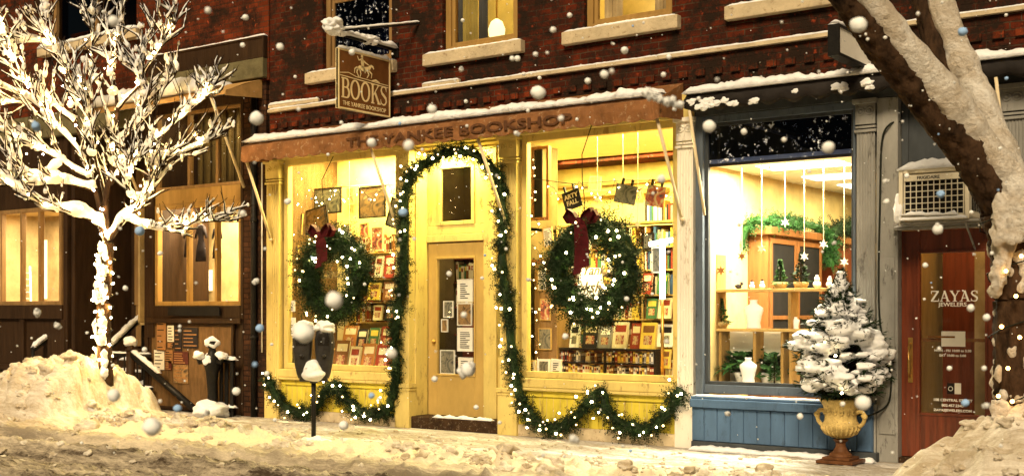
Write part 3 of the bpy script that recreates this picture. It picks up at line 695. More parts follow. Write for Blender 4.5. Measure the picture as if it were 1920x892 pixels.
# jeweller's room: the left party wall runs back from the glass
m = MB(); m.box(-6.70, -6.64, .17, 7.5, 0, 3.5); m.box(-6.7, -3.0, 7.5, 7.55, 0, 3.5); m.build('side_wall', 'plaster_tan', js)
m = MB(); m.box(-4.50, -4.45, .17, 3.0, .10, 3.4); m.build('partition', 'ochre_wood', js)
m = MB(); m.box(-6.7, -3.0, .13, 7.55, 3.37, 3.42)
for yy in (1.4, 2.7, 4.0, 5.3): m.box(-6.64, -4.4, yy, yy+.03, 3.362, 3.3695)
m.build('ceiling', 'ceiling', js)
m = MB(); m.box(-6.6, -4.45, .17, 1.0, .72, .77); m.box(-6.7, -3.0, 1.0, 7.5, .02, .06); m.build('display_floor', 'ceiling', js)
gl = MB()
for yy in (.55, 1.95, 3.2): gl.box(-6.2, -5.2, yy, yy+.55, 3.353, 3.3615)
gl.build('light_panel', 'ceil_glow', js)
area('jeweller front light', (-5.65, .55, 3.33), 1.5, .5, 60*LS, (1, .88, .58))
area('jeweller room light', (-5.4, 3.0, 3.33), 1.6, 3.0, 22*LS, (1, .84, .45))
m = MB(); m.box(-4.3, -3.0, 1.6, 1.65, .06, 3.3); m.box(-3.05, -3.0, .2, 1.6, .06, 3.3); m.build('inner_wall', 'mahogany', js)
m = MB(); m.box(-3.75, -3.62, .9, 1.0, .06, 3.0); m.build('inner_post', 'amber_room', js)
area('jeweller hall light', (-3.8, .7, 3.2), .4, .4, 26, (1, .66, .26))

# ------------------------------------------------------------------ awnings
def rag(x0, x1, z, amp, n): return [(x0+(x1-x0)*i/n, z-amp*abs(math.sin(pi*i/n*(n/8)))) for i in range(n+1)]
aw = thing('awning', 'rust brown bookshop awning with scalloped lettered valance under a lip of snow', 'awning', (-10.4, -.3, 3.83))
AX0, AX1, AY = -13.90, -6.86, -.62
m = MB(); n = 176
vs_, fs_ = [], []
for i in range(n+1):
    x = AX0+(AX1-AX0)*i/n; sc = .035*abs(math.sin(pi*i/n*30)); wob = .012*math.sin(i*.7)+.01*noise.noise(Vector((x*3, 0, 0)))
    vs_ += [(x, -.035, 4.34), (x, -.33, 4.20+.01*math.sin(i*.4)), (x, AY, 4.07), (x, AY-.015+wob, 3.97), (x, AY-.01-wob, 3.83+.03-sc)]
for i in range(n):
    for j in range(4): fs_.append((i*5+j, i*5+j+1, i*5+j+6, i*5+j+5))
m.add(vs_, fs_); m.add([(AX0, -.035, 4.34), (AX0, AY, 4.07), (AX0, AY, 3.86), (AX0, -.035, 3.9)], [(0, 1, 2, 3)]); m.add([(AX1, -.035, 4.34), (AX1, AY, 4.07), (AX1, AY, 3.86), (AX1, -.035, 3.9)], [(0, 1, 2, 3)])
cl = m.build('canvas', 'awning', aw); sf = cl.modifiers.new('thick', 'SOLIDIFY'); sf.thickness = .008
m = MB(); snow_strip(m, (AX0+.01, -.33, 4.14), (AX1-.02, -.33, 4.14), .62, .11, 41, rag=.4); m.build('snow', 'snow', aw, smooth=True)
text_mb('THE YANKEE BOOKSHOP', .17, (-9.9, AY-.034, 3.895), sx=1.9, bold=.004).build('lettering', 'awning_text', aw)
for xa, xb in ((-13.86, -13.86), (-11.38, -11.3), (-9.55, -9.42), (-6.93, -6.86)):
    m = MB(); m.tube([(xa, AY+.03, 3.92), (xb, -.075, 2.72)], .021, 8); m.blob((xb, -.075, 2.72), .03, amp=0, sub=1); m.build('arm', 'arm', aw, smooth=True)
m = MB(); m.tube([(AX0, AY+.03, 3.93), (AX1, AY+.03, 3.93)], .018, 6); m.build('front_rail', 'arm', aw, smooth=True)
aw = thing('awning', 'rolled black awning with a torn scalloped edge above the blue shop window', 'awning', (-3, -.2, 3.9))
m = MB(); vs_, fs_ = [], []; n = 190
for i in range(n+1):
    x = -6.70+8.7*i/n; sc = .07*abs(math.sin(pi*i/n*29)); wb = .015*noise.noise(Vector((x*2, 1, 0)))
    vs_ += [(x, -.07, 4.16), (x, -.25, 4.15), (x, -.33+wb, 4.08), (x, -.33+wb, 3.98), (x, -.29+wb, 3.955-sc+.04)]
for i in range(n):
    for j in range(4): fs_.append((i*5+j, i*5+j+1, i*5+j+6, i*5+j+5))
m.add(vs_, fs_); cl = m.build('canvas', 'awning_black', aw, smooth=True); sf = cl.modifiers.new('thick', 'SOLIDIFY'); sf.thickness = .012
m = MB(); m.tube([(-6.7, -.2, 4.06), (2, -.2, 4.06)], .075, 12); m.build('roller', 'awning_black', aw, smooth=True)
m = MB(); snow_strip(m, (-6.72, -.2, 4.15), (2, -.2, 4.15), .31, .09, 43, rag=.4); m.build('snow', 'snow', aw, smooth=True)
m = MB()
for q in range(26):
    x = RND.choice([RND.uniform(-6.65, -6.1), RND.uniform(-6.6, -4.4), RND.uniform(-4.9, -4.4)]); m.blob((x, -.335, RND.uniform(3.97, 4.06)), RND.uniform(.02, .055), (1.3, .3, .8), .5, seed=q)
m.build('clinging_snow', 'snow', aw, smooth=True)
for px in (1303, 1876):
    xx = X(px, -.2); m = MB(); m.tube([(xx-.02, -.3, 3.96), (xx+.06, -.07, 2.75)], .018, 8); m.build('arm', 'arm', aw, smooth=True)

# ------------------------------------------------------------------ hanging signs
SX = -11.41; y0, y1, z0, z1 = -1.19, -.15, 4.33, 5.13
sg = thing('hanging_sign', 'brown book shop sign with gold lettering hung from a snow capped bracket', 'sign', (SX, -.65, z0))
m = MB(); m.box(SX-.02, SX+.02, y0, y1, z0, z1); m.build('board', 'sign', sg, bevel=.004)
m = MB(); 
for a in ((y0, y0+.022, z0, z1), (y1-.022, y1, z0, z1), (y0+.022, y1-.022, z0, z0+.022), (y0+.022, y1-.022, z1-.022, z1)): m.box(SX-.026, SX+.026, *a)
m.build('border', 'gold', sg)
fx = lambda a, b, l: Vector((SX+.0215+l, y0+a*.82, z0+b))
m = MB(); serif_word('BOOKS', .06, .15, .27, fx, m); m.build('lettering', 'gold', sg)
text_mb('THE YANKEE BOOKSHOP', .082, (SX+.0225, (y0+y1)/2, z0+.055), Vector((0, 1, 0)), align='CENTER', sx=.92).build('lettering', 'gold', sg)
m = MB(); f3 = lambda a, b: Vector((SX+.0225, y0+a, z0+b))
m.stroke([(.03, .475), (.2, .50), (.35, .465), (.55, .46), (.8, .445), (1.0, .44)], .010, f3); m.stroke([(.03, .445), (.3, .435), (.7, .42), (1.0, .41)], .012, f3)
# emblem: a rider with a raised arm on a stepping horse
for pts, w_ in (([(.36, .58), (.42, .60), (.52, .59), (.60, .61), (.64, .66)], [.03, .06, .07, .06, .035]), ([(.64, .66), (.68, .65), (.70, .62)], [.03, .03, .018]), ([(.38, .59), (.36, .53), (.40, .47)], [.035, .022, .014]), ([(.42, .58), (.44, .52), (.42, .47)], [.03, .02, .014]), ([(.57, .58), (.60, .53), (.56, .48)], [.03, .02, .014]), ([(.59, .59), (.66, .55), (.65, .49)], [.03, .02, .014]), ([(.36, .60), (.32, .57), (.31, .51)], [.02, .02, .01]), ([(.48, .61), (.47, .68), (.46, .74)], [.05, .06, .04]), ([(.46, .745), (.465, .785)], [.045, .04]), ([(.46, .72), (.40, .70), (.37, .75)], [.025, .02, .014]), ([(.47, .71), (.54, .68), (.60, .66)], [.025, .02, .012]), ([(.50, .60), (.53, .54)], [.03, .02]), ([(.66, .46), (.74, .475), (.82, .455)], [.01, .03, .01])):
    m.stroke(pts, w_, lambda a, b: Vector((SX+.0228, y0+a, z0+b)))
m.build('emblem', 'gold', sg)
m = MB(); snow_strip(m, (SX, y0+.01, z1), (SX, y1-.01, z1), .07, .05, 51); m.build('snow', 'snow', sg, smooth=True)
bz = 5.30
m = MB(); m.tube([(SX, -1.30, bz+.02), (SX, -.002, bz)], .022, 8); m.tube([(SX, -1.28, bz+.03), (-10.98, -.001, 5.62)], .014, 8)
for yy in (y0+.12, y1-.12): m.tube([(SX, yy, bz), (SX, yy, z1)], .008, 6)
m.box(SX-.06, SX+.06, -.03, -.001, bz-.1, bz+.1); m.build('bracket', 'iron', sg)
m = MB(); snow_strip(m, (SX, -1.32, bz+.035), (SX, -.02, bz+.02), .13, .06, 53, rag=.5); m.blob((SX, -1.26, bz+.10), .13, (.8, 1.2, .8), .4, 2.2, seed=3, sub=3); m.blob((SX, -1.10, bz+.06), .09, (.8, 1.4, .6), .4, 2.2, seed=4, sub=3); m.blob((SX, -.55, bz+.05), .10, (.8, 1.9, .7), .4, 2.2, seed=5, sub=3)
p0, p1 = Vector((SX, -1.28, bz+.045)), Vector((-10.98, -.01, 5.64))
snow_strip(m, p0, p1, .035, .025, 54); m.build('bracket_snow', 'snow', sg, smooth=True)

sx2 = X(1640, 0)
sg = thing('hanging_sign', 'black framed white sign jutting from the brick behind the thick branch', 'sign', (sx2, -.6, 4.3))
xa = -4.62; ya, yb = -1.05, -.05; za, zb = 4.22, 4.54
m = MB(); m.box(xa-.05, xa+.05, ya+.03, yb-.03, za+.03, zb-.03); m.build('panel', 'letter_white', sg)
m = MB()
for q in ((ya, ya+.03, za, zb), (yb-.03, yb, za, zb), (ya+.03, yb-.03, za, za+.03), (ya+.03, yb-.03, zb-.03, zb)): m.box(xa-.06, xa+.06, *q)
m.tube([(xa, -.06, zb+.02), (xa, 0, zb+.02)], .02); m.build('frame', 'iron', sg)
m = MB(); snow_strip(m, (xa, ya, zb), (xa, yb, zb), .12, .05, 55); m.build('snow', 'snow', sg, smooth=True)

# ------------------------------------------------------------------ building on the left
lb = thing('brick_building', 'old red brick building with dark wooden shop front and a stepped entrance', 'building', (-19, .3, 0))
LW = [(-19.6, -17.15, 6.35, 7.9)]
m = MB(); brick_wall(m, -27, -13.965, 5.17, TOP, LW, -.02, .35); m.build('wall', 'brick_old', lb)
m = MB(); m.box(-14.54, -14.035, -.01, .35, 0, 5.168); m.box(-14.035, -13.965, .05, .35, 0, 5.168); m.build('pier', 'brick_pier', lb, bevel=.004)
m = MB(); m.box(-27, -13.98, 5.5, 5.8, 0, TOP); m.box(-14.0, -13.965, .35, 5.5, 0, TOP); m.box(-27, -13.965, .35, 5.5, 5.12, 5.165); m.build('rear_wall', 'brick_old', lb)
a, b, z0, z1 = LW[0]
m = MB(); frame_boxes(m, a, b, z0, z1, .05, .17, .09); m.box((a+b)/2-.04, (a+b)/2+.04, .06, .16, z0+.09, z1-.09); wn = m.build('window', 'brown_wood', lb)
m = MB(); m.box(a+.09, b-.09, .10, .106, z0+.09, z1-.09); m.build('pane', 'glass_dark', wn)
m = MB(); m.box(a-.2, b+.15, -.16, .05, z0-.15, z0-.004); m.build('sill', 'stone', wn, bevel=.01)
m = MB(); snow_strip(m, (a-.18, -.08, z0), (b+.1, -.08, z0), .2, .07, 61); m.build('sill_snow', 'snow', wn, smooth=True)
m = MB(); m.box(a-.3, b+.3, 1, 1.05, z0-.3, z1+.3); m.build('room', 'dim_room', lb)
m = MB()
for xx in (a+.25, b-.25):                                        # scrolled brackets under the sill
    pts = [(-.02-.14*t*math.cos(t*7), z0-.34+.13*t*math.sin(t*7)+.05) for t in [q/18 for q in range(19)]]
    m.tube([(xx, p[0], p[1]) for p in pts], .014, 6); m.tube([(xx, -.03, z0-.5), (xx, -.03, z0-.16)], .016, 6)
m.build('scroll_bracket', 'iron', wn, smooth=True)
m = MB(); m.box(-16.75, -13.99, -.12, -.021, 5.20, 5.50); m.box(-27, -17.2, -.10, .05, 4.75, 5.168); m.build('lintel', 'lintel', lb, bevel=.012)
m = MB(); m.box(-16.75, -13.985, -.09, -.0205, 5.50, 5.84); frame_boxes(m, -16.75, -13.985, 5.5, 5.84, -.11, -.0905, .03); m.build('sign_board', 'dark_wood', lb, bevel=.004)
m = MB(); snow_strip(m, (-16.75, -.06, 5.84), (-13.98, -.06, 5.84), .07, .03, 63); snow_strip(m, (-15.6, -.07, 5.50), (-14.9, -.07, 5.50), .06, .03, 64); m.build('ledge_snow', 'snow', lb, smooth=True)
# window bay
m = MB()
m.box(-16.86, -16.70, -.03, .2, 1.2, 5.0); m.box(-14.60, -14.542, -.02, .2, 0, 5.0); m.box(-16.7, -14.6, .0, .16, 4.88, 5.168)
m.box(-16.7, -14.6, -.03, .14, 1.52, 1.72); m.box(-16.86, -14.55, -.07, .1, 1.44, 1.52)
m.box(-16.86, -14.55, .05, .12, 0, 1.44); m.build('bay_frame', 'dark_wood', lb, bevel=.006)
m = MB(); m.box(-16.70, -14.60, .01, .12, 3.38, 3.62); m.build('spandrel', 'ochre_wood', lb, bevel=.008)
xs3 = [-16.70, -15.88, -15.20, -14.60]
m = MB(); frame_boxes(m, -16.7, -14.6, 1.722, 3.378, .0, .10, .07)
for xx in xs3[1:3]: m.box(xx-.03, xx+.03, .005, .095, 1.79, 3.31)
wn = m.build('window', 'ochre_wood', lb, bevel=.006)
m = MB(); m.box(-16.63, -14.67, .05, .056, 1.79, 3.31); m.build('pane', 'glass', wn)
m = MB(); m.box(-15.35-.9, -15.35+.35, -.095, -.071, 1.56, 1.70); m.build('name_board', 'dark', wn)
m = MB(); frame_boxes(m, -16.7, -14.6, 3.622, 4.878, .02, .11, .05)
for xx in xs3[1:3]: m.box(xx-.03, xx+.03, .025, .105, 3.67, 4.83)
wn = m.build('window', 'brown_wood', lb, bevel=.006)
m = MB(); m.box(-16.65, -14.65, .06, .066, 3.67, 4.83); m.build('pane', 'glass_fleck', wn)
m = MB(); m.box(-17.4, -14.5, 1.5, 1.55, 1.4, 3.5); m.box(-17.4, -17.35, .2, 1.5, 1.4, 3.5); m.box(-17.4, -14.5, .2, 1.55, 3.46, 3.5); m.box(-17.4, -14.5, .2, 1.55, 1.4, 1.44); m.build('room', 'amber_room', lb)
m = MB(); m.box(-17.4, -14.5, 1.1, 1.15, 3.5, 5.1)
for q in range(14): m.tube([(-17.2+q*.2, 1.05, 3.55), (-17.2+q*.2, 1.05, 5.1)], .05, 6)
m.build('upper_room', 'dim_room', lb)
gl = MB()
for pa, pb, qa, qb in ((303, 338, 508, 558), (346, 372, 506, 545), (388, 398, 506, 545)):
    A_, B_ = P(pa, qb, 1.49), P(pb, qa, 1.49)
    gl.box(A_.x, B_.x, 1.48, 1.495, A_.z, B_.z)
area('left upper fill light', (-15.8, .5, 5.0), 1.6, .3, 40, (1, .78, .42))  # fill lamp added to lift the dark upper panes
gl.build('lit_back_window', 'pane_glow', lb)
area('left shop light', (-15.9, .8, 3.44), 1.6, .5, 34*LS, (1, .75, .38))
# recessed entrance
m = MB(); m.box(-19.24, -19.12, .0, .2, 0, 4.75); m.box(-19.0, -18.9, .0, 1.2, 0, 4.75); m.box(-16.95, -16.862, -.02, 1.2, 0, 5.0); m.box(-17.35, -17.25, .8, .95, 0, 5.0); m.box(-17.05, -16.96, .5, .7, 0, 5.0); m.build('post', 'dark_wood', lb, bevel=.006)
m = MB(); m.box(-19.2, -16.86, 1.2, 1.28, 0, 5.1); m.build('recess_wall', 'dark_wood', lb)
m = MB(); m.box(-18.7, -17.75, 1.14, 1.19, 1.0, 4.2); frame_boxes(m, -18.7, -17.75, 1.75, 3.9, 1.11, 1.139, .11); m.build('door', 'brown_wood', lb, bevel=.006)
m = MB(); m.box(-17.23, -17.06, .9, 1.19, .9, 5.0); m.build('jamb', 'brown_wood', lb, bevel=.006)
m = MB()
for q in range(5): m.box(-18.9, -16.95, .1+q*.24, 1.2, q*.19, q*.19+.185)
m.build('step', 'mat_floor', lb, bevel=.006)
m = MB()
for q in range(4): snow_strip(m, (-18.8, .22+q*.24, q*.19+.185), (-17.0, .22+q*.24, q*.19+.185), .2, .05, 70+q)
m.build('step_snow', 'snow', lb, smooth=True)
# far window
m = MB(); m.box(-27, -19.24, -.03, .14, 1.5, 1.75); m.box(-27, -19.24, .0, .14, 3.52, 4.75); m.box(-27, -19.24, .05, .13, 0, 1.5); m.box(-27, -21.9, .0, .14, 1.75, 3.52)
for xx in (-19.24, -20.5, -21.8): m.box(xx-.06, xx+.06, -.015, .06, .05, 1.49)
m.box(-27, -19.24, -.01, .06, .55, .65); m.build('stall_riser', 'dark_wood', lb, bevel=.006)
m = MB(); frame_boxes(m, -21.9, -19.30, 1.752, 3.518, .0, .10, .07)
for xx in (-21.2, -20.55, -19.98): m.box(xx-.03, xx+.03, .005, .095, 1.82, 3.45)
wn = m.build('window', 'brown_wood', lb, bevel=.006)
m = MB(); m.box(-21.83, -19.37, .05, .056, 1.82, 3.45); m.build('pane', 'glass', wn)
m = MB(); m.box(-22.4, -19.2, 1.7, 1.75, 1.4, 3.7); m.box(-22.4, -22.35, .2, 1.7, 1.4, 3.7); m.box(-19.3, -19.25, .2, 1.7, 1.4, 3.7); m.box(-22.4, -19.2, .2, 1.7, 3.55, 3.6); m.box(-22.4, -19.2, .2, 1.7, 1.4, 1.44); m.build('room', 'amber_room', lb)
gl = MB(); A_, B_ = P(-20, 570, 1.69), P(16, 420, 1.69); gl.box(A_.x, B_.x, 1.68, 1.695, A_.z, B_.z); A_, B_ = P(78, 560, 1.69), P(88, 450, 1.69); gl.box(A_.x, B_.x, 1.68, 1.695, A_.z, B_.z); gl.build('lit_back_window', 'pane_glow', lb)
area('far shop light', (-20.7, .9, 3.5), 1.5, .6, 30*LS, (1, .80, .48))
m = MB(); m.tube([(-14.25, -.06, 0), (-14.25, -.06, 5.17)], .05, 10)
for zz in (1.2, 3.0, 4.6): m.tube([(-14.25, -.06, zz), (-14.25, -.06, zz+.06)], .062, 10)
m.build('downspout', 'iron', lb, smooth=True)
m = MB(); m.tube([(-14.08, -.05, 1.0), (-14.08, -.05, 3.9)], .012, 6); m.build('conduit', 'white', lb, smooth=True)
aw = thing('awning', 'tan awning of the old brick building, laden with golden snow', 'awning', (-15.6, -.4, 4.85))
m = MB(); vs_, fs_ = [], []; n = 60; a, b = -17.6, -14.10
for i in range(n+1):
    x = a+(b-a)*i/n; sg_ = .02*math.sin(i*.5)
    vs_ += [(x, -.03, 5.19), (x, -.4, 5.08+sg_*.5), (x, -.75, 4.92+sg_*.4), (x, -.76, 4.86)]
for i in range(n):
    for j in range(3): fs_.append((i*4+j, i*4+j+1, i*4+j+5, i*4+j+4))
m.add(vs_, fs_); m.add([(b, -.03, 5.19), (b, -.75, 4.92), (b, -.76, 4.84), (b, -.03, 4.9)], [(0, 1, 2, 3)])
cl = m.build('canvas', 'awning_old', aw); sf = cl.modifiers.new('thick', 'SOLIDIFY'); sf.thickness = .008
m = MB(); snow_strip(m, (a+.1, -.45, 5.0), (b-.35, -.45, 5.0), .55, .22, 81, rag=.5); m.build('snow', 'snow', aw, smooth=True)
for xx in (-14.35, -16.9): m = MB(); m.tube([(xx-.12, -.72, 4.86), (xx-.12, -.06, 3.55)], .024, 8); m.build('arm', 'arm', aw, smooth=True)
# ------------------------------------------------------------------ greenery
def needles_along(mb, path, rad, per_m, L=(.06, .11), w=.016, k=0):
    """sprigs of fir set round a stem: each sprig a fan of needles along a short bent axis"""
    path = [Vector(p) for p in path]
    seg = [(path[i+1]-path[i]).length for i in range(len(path)-1)]; tot = sum(seg)
    for _ in range(int(tot*per_m/15)):
        s = RND.random()*tot; i = 0
        while s > seg[i] and i < len(seg)-1: s -= seg[i]; i += 1
        t = (path[i+1]-path[i]).normalized(); p = path[i]+t*s
        if noise.noise(p*6+Vector((9, 0, 0))) < -.32: continue               # thin patches
        a = RND.random()*2*pi; u = t.cross(Vector((.3, 1, .2))).normalized(); v = t.cross(u)
        d = u*math.cos(a)+v*math.sin(a); ax = (d+t*RND.uniform(-1.3, 1.3)+Vector((0, -.25, -.2))).normalized()
        ln = rad*RND.uniform(.55, 1.25)*max(.6, 1+.5*noise.noise(p*5)); q0 = p+d*rad*.15; nl = RND.uniform(*L)*.62
        s1 = ax.cross(Vector((RND.uniform(-1, 1), RND.uniform(-1, 1), RND.uniform(-1, 1)))).normalized(); s2 = ax.cross(s1)
        for q in range(15):
            e = .12+.88*q/14; an = q*2.4; o = s1*math.cos(an)+s2*math.sin(an)
            mb.blade(q0+ax*(ln*e)+Vector((0, 0, -.12*ln*e*e)), ax*.75+o, nl*(1.05-.5*e), w*RND.uniform(.8, 1.3), k)
bulb_me = {}
def bulb(parent, p, m='bulb', r=.0145):
    if m == 'bulb' and RND.random() < .45: m = 'bulb_soft'; r = r*RND.choice([.8, 1.0])
    elif m == 'bulb': r = r*RND.choice([.85, 1, 1.2])
    key = (m, round(r, 4))
    if key not in bulb_me:
        vs_, fs_ = ico(1); me = bpy.data.meshes.new('bulb'); me.from_pydata([v*r for v in vs_], [], fs_); me.materials.append(M[m]); bulb_me[key] = me
    o = bpy.data.objects.new('bulb', bulb_me[key]); COL.objects.link(o); o.parent = parent; o.location = Vector(p)-ORG[parent.name]; return o
def smooth_path(pts, n=8):
    pts = [Vector(p) for p in pts]; out = []
    for i in range(len(pts)-1):
        p0, p1, p2, p3 = pts[max(i-1, 0)], pts[i], pts[i+1], pts[min(i+2, len(pts)-1)]
        for q in range(n):
            t = q/n; out.append(.5*((2*p1)+(p2-p0)*t+(2*p0-5*p1+4*p2-p3)*t*t+(3*p1-p0-3*p2+p3)*t**3))
    return out+[pts[-1]]
def garland(label, pixels, nb, Y=-.10, rad=.15):
    path = smooth_path([P(a, b, Y) for a, b in pixels]); c = sum(path, Vector())/len(path)
    g = thing('garland', label, 'garland', (c.x, c.y, min(p.z for p in path)), 'lit evergreen garlands on the bookshop')
    m = MB(); m.tube([p+Vector((noise.noise(p*4)*.02, 0, noise.noise(p*4+Vector((3, 3, 3)))*.02)) for p in path], rad*.36, 8, jit=.4); needles_along(m, path, rad, 4300, (.045, .09), .012)
    m.build('foliage', 'needle', g)
    m = MB(); m.tube([p+Vector((math.sin(i*1.1)*rad*.5, -rad*.75, math.cos(i*1.1)*rad*.5)) for i, p in enumerate(path)], .004, 4); m.build('wire', 'wire', g)
    for i in range(nb):
        p = path[min(len(path)-1, max(0, int((i+RND.uniform(-.6, 1.6))/nb*len(path))))]
        bulb(g, p+Vector((RND.uniform(-1, 1)*rad*.85, -rad*RND.uniform(.55, 1.05), RND.uniform(-1, 1)*rad*.85)))
    return g
garland('long lit garland arching over the recessed bookshop door from sill to sill', [(728, 770), (742, 700), (741, 620), (752, 540), (757, 460), (757, 390), (768, 335), (800, 305), (850, 282), (900, 296), (932, 330), (943, 400), (940, 480), (950, 560), (958, 640), (966, 700), (978, 752), (1012, 795), (1042, 802)], 96)
garland('lit garland draped in two loops below the left bookshop window', [(502, 706), (515, 735), (545, 768), (585, 770), (608, 735), (625, 722), (645, 745), (678, 772), (705, 775), (728, 770)], 34)
garland('lit garland draped below the right bookshop window and pinned at the white pilaster', [(1042, 802), (1075, 785), (1105, 755), (1128, 735), (1138, 768), (1165, 795), (1205, 805), (1240, 785), (1262, 755), (1276, 728)], 34)
def wreath(label, px, py, R=.51, seed=1):
    c = P(px, py, -.06); g = thing('wreath', label, 'wreath', (c.x, c.y, c.z-R-.1), 'lit evergreen wreaths in front of the bookshop windows')
    ring = [c+Vector((math.cos(a)*R*(1+.03*math.sin(a*5+seed)), 0, math.sin(a)*R*(1+.03*math.cos(a*4)))) for a in [2*pi*i/48 for i in range(49)]]
    m = MB(); m.tube(ring, .12, 8, jit=.5); needles_along(m, ring, .27, 9500, (.06, .12), .014)
    m.build('foliage', 'needle', g)
    m = MB(); needles_along(m, ring, .26, 900, (.06, .11), .014); m.build('pale_sprigs', 'needle_light', g)
    for i in range(40):
        k_ = int(RND.random()*48); p = ring[k_]; a = 2*pi*k_/48; r_ = RND.uniform(-.2, .2)
        bulb(g, p+Vector((math.cos(a)*r_, -RND.uniform(.12, .24), math.sin(a)*r_)), r=.016)
    b = MB(); t = c+Vector((-.02, -.24, R+.06))                     # bow: two loops, knot, two tails
    for s in (-1, 1):
        for q, sc in ((0, 1), (1, .8)):
            pts = [(0, 0), (.10, .09+.05*q), (.20, .13+.07*q), (.25, .06+.03*q), (.19, -.02), (.09, -.03), (0, 0)]
            pts = [(x_*s*sc, z_*sc) for x_, z_ in pts]
            vs_ = []
            for i, (x_, z_) in enumerate(pts): vs_ += [t+Vector((x_, -.05-.03*q, z_)), t+Vector((x_, .03-.02*q, z_*1.02+.005))]
            b.add(vs_, [(2*i, 2*i+1, 2*i+3, 2*i+2) for i in range(len(pts)-1)])
            b.add([t+Vector((x_, -.01-.02*q, z_)) for x_, z_ in pts[:-1]], [tuple(range(len(pts)-1))])
    b.blob(t+Vector((0, -.06, 0)), .05, (1, .7, 1.1), .15)
    for dx, L in ((-.01, .66 if seed > 1 else .48), (.05, .58 if seed > 1 else .40)):
        vs_ = []
        for i in range(9):
            e = i/8; x_ = dx*(1+e)+.01*math.sin(e*6); vs_ += [t+Vector((x_-.055, -.05-.02*math.sin(e*7), -L*e)), t+Vector((x_+.055, -.05-.02*math.cos(e*5), -L*e+(.03 if i == 8 else 0)))]
        b.add(vs_, [(2*i, 2*i+1, 2*i+3, 2*i+2) for i in range(8)])
    bo = b.build('bow', 'ribbon', g); sf = bo.modifiers.new('thick', 'SOLIDIFY'); sf.thickness = .006
    bulb(g, t+Vector((.0, -.13, -.02)), r=.02)
    top = P(px-3, 236 if px > 900 else 293, -.30)
    m = MB(); m.tube([t+Vector((0, .05, .03)), t+Vector((.03, .03, .25)), t+Vector((.0, .02, .5)), t+Vector((.04, -.05, (top.z-t.z)*.7)), top], .006, 6); m.build('hanging_cord', 'wire', g)
    return g
wreath('lit wreath with a dark red bow before the left bookshop window', 628, 516)
wreath('lit wreath with a long red ribbon before the right bookshop window', 1112, 503, seed=4)
m = MB(); m.tube(smooth_path([P(766, 272, -.05), P(790, 287, -.06), P(812, 282, -.05), P(838, 274, -.06), P(900, 280, -.05), P(930, 275, -.05)]), .007, 5)
m.build('light_cord', 'wire', smooth=True, label='thin dark lamp cord strung above the door arch of the bookshop', cat='cord')
for i, p in enumerate(([-12.6, -.16, .62], [-8.1, -.16, .62], [-10.35, -.16, 3.75], [-11.25, -.2, 2.6], [-9.4, -.2, 2.6])): pass

# ------------------------------------------------------------------ books
proto = {}
def book_proto(col, art):
    if (col, art) in proto: return proto[(col, art)]
    m = MB(); t = .5
    m.box(-.5, -.5+.10, -.5, .5, 0, 1, 0); m.box(.5-.10, .5, -.5, .5, 0, 1, 0); m.box(-.4, .4, -.5, -.46, 0, 1, 0); m.box(-.398, .398, -.458, .46, .02, .975, 1)
    m.box(-.35, .35, -.508, -.501, .62, .86, 2); m.box(-.35, .35, -.508, -.501, .10, .15, 2)
    for s in (-1, 1):
        a, b_ = (.501, .53) if s > 0 else (-.53, -.501)
        m.box(a, b_, -.36, .38, .62, .88, 2); m.box(a, b_, -.28, .28, .16, .50, 3)
    me_o = m.build('book', ['book_'+col, 'paper', 'book_'+art, 'photo_c' if art != 'black' else 'photo_a'], origin=(0, 0, 0)); proto[(col, art)] = me_o.data
    COL.objects.unlink(me_o); bpy.data.objects.remove(me_o); return proto[(col, art)]
ARTS = dict(red='cream', orange='cream', cream='red', black='cream', green='yellow', brown='cream', white='black', blue='white', yellow='brown', grey='white')
ORD = ['first', 'second', 'third', 'fourth', 'fifth', 'sixth', 'seventh', 'eighth', 'ninth', 'tenth', 'eleventh', 'twelfth', 'thirteenth', 'fourteenth']
def put_book(col, x, y, z, t, d, h, rz=0, lean=0, roll=0, label='', group=''):
    o = bpy.data.objects.new('book', book_proto(col, ARTS[col])); COL.objects.link(o)
    o.scale = (t, d, h); o.rotation_mode = 'XYZ'
    o.rotation_euler = (Rx(lean) @ Ry(roll) @ Rz(rz)).to_euler(); o.location = (x, y, z)
    return tag(o, label, 'book', group)
def shelf_books(x0, x1, y, z, hmax, where, cols, tmin=.022, tmax=.045, d=.15):
    x = x0; cnt = {}
    while True:
        t = RND.uniform(tmin, tmax)
        if x+t > x1: break
        if RND.random() < .06: x += RND.uniform(.03, .09); continue
        c = RND.choice(cols); k = cnt.get(c, 0); cnt[c] = k+1
        put_book(c, x+t/2, y, z, t*.96, d, hmax*RND.uniform(.72, .98), roll=RND.choice([0, 0, 0, .06, -.04]), label='%s %s spine from left on %s' % (ORD[min(k, 13)], c, where), group='books packed upright on shelves')
        x += t+.002
def face_book(col, pxr, Y, zbase, lean=.22, where='', rz=0):
    (xa, ya), (xb, yb) = pxr; A_, B_ = P(xa, yb, Y), P(xb, ya, Y); w_ = B_.x-A_.x; h = (B_.z-A_.z)/math.cos(lean)
    return put_book(col, (A_.x+B_.x)/2, Y, zbase if zbase is not None else A_.z, .035, w_, h, rz=-pi/2, lean=-lean, label='%s book shown face out %s' % (col, where), group='books shown face out in the windows')
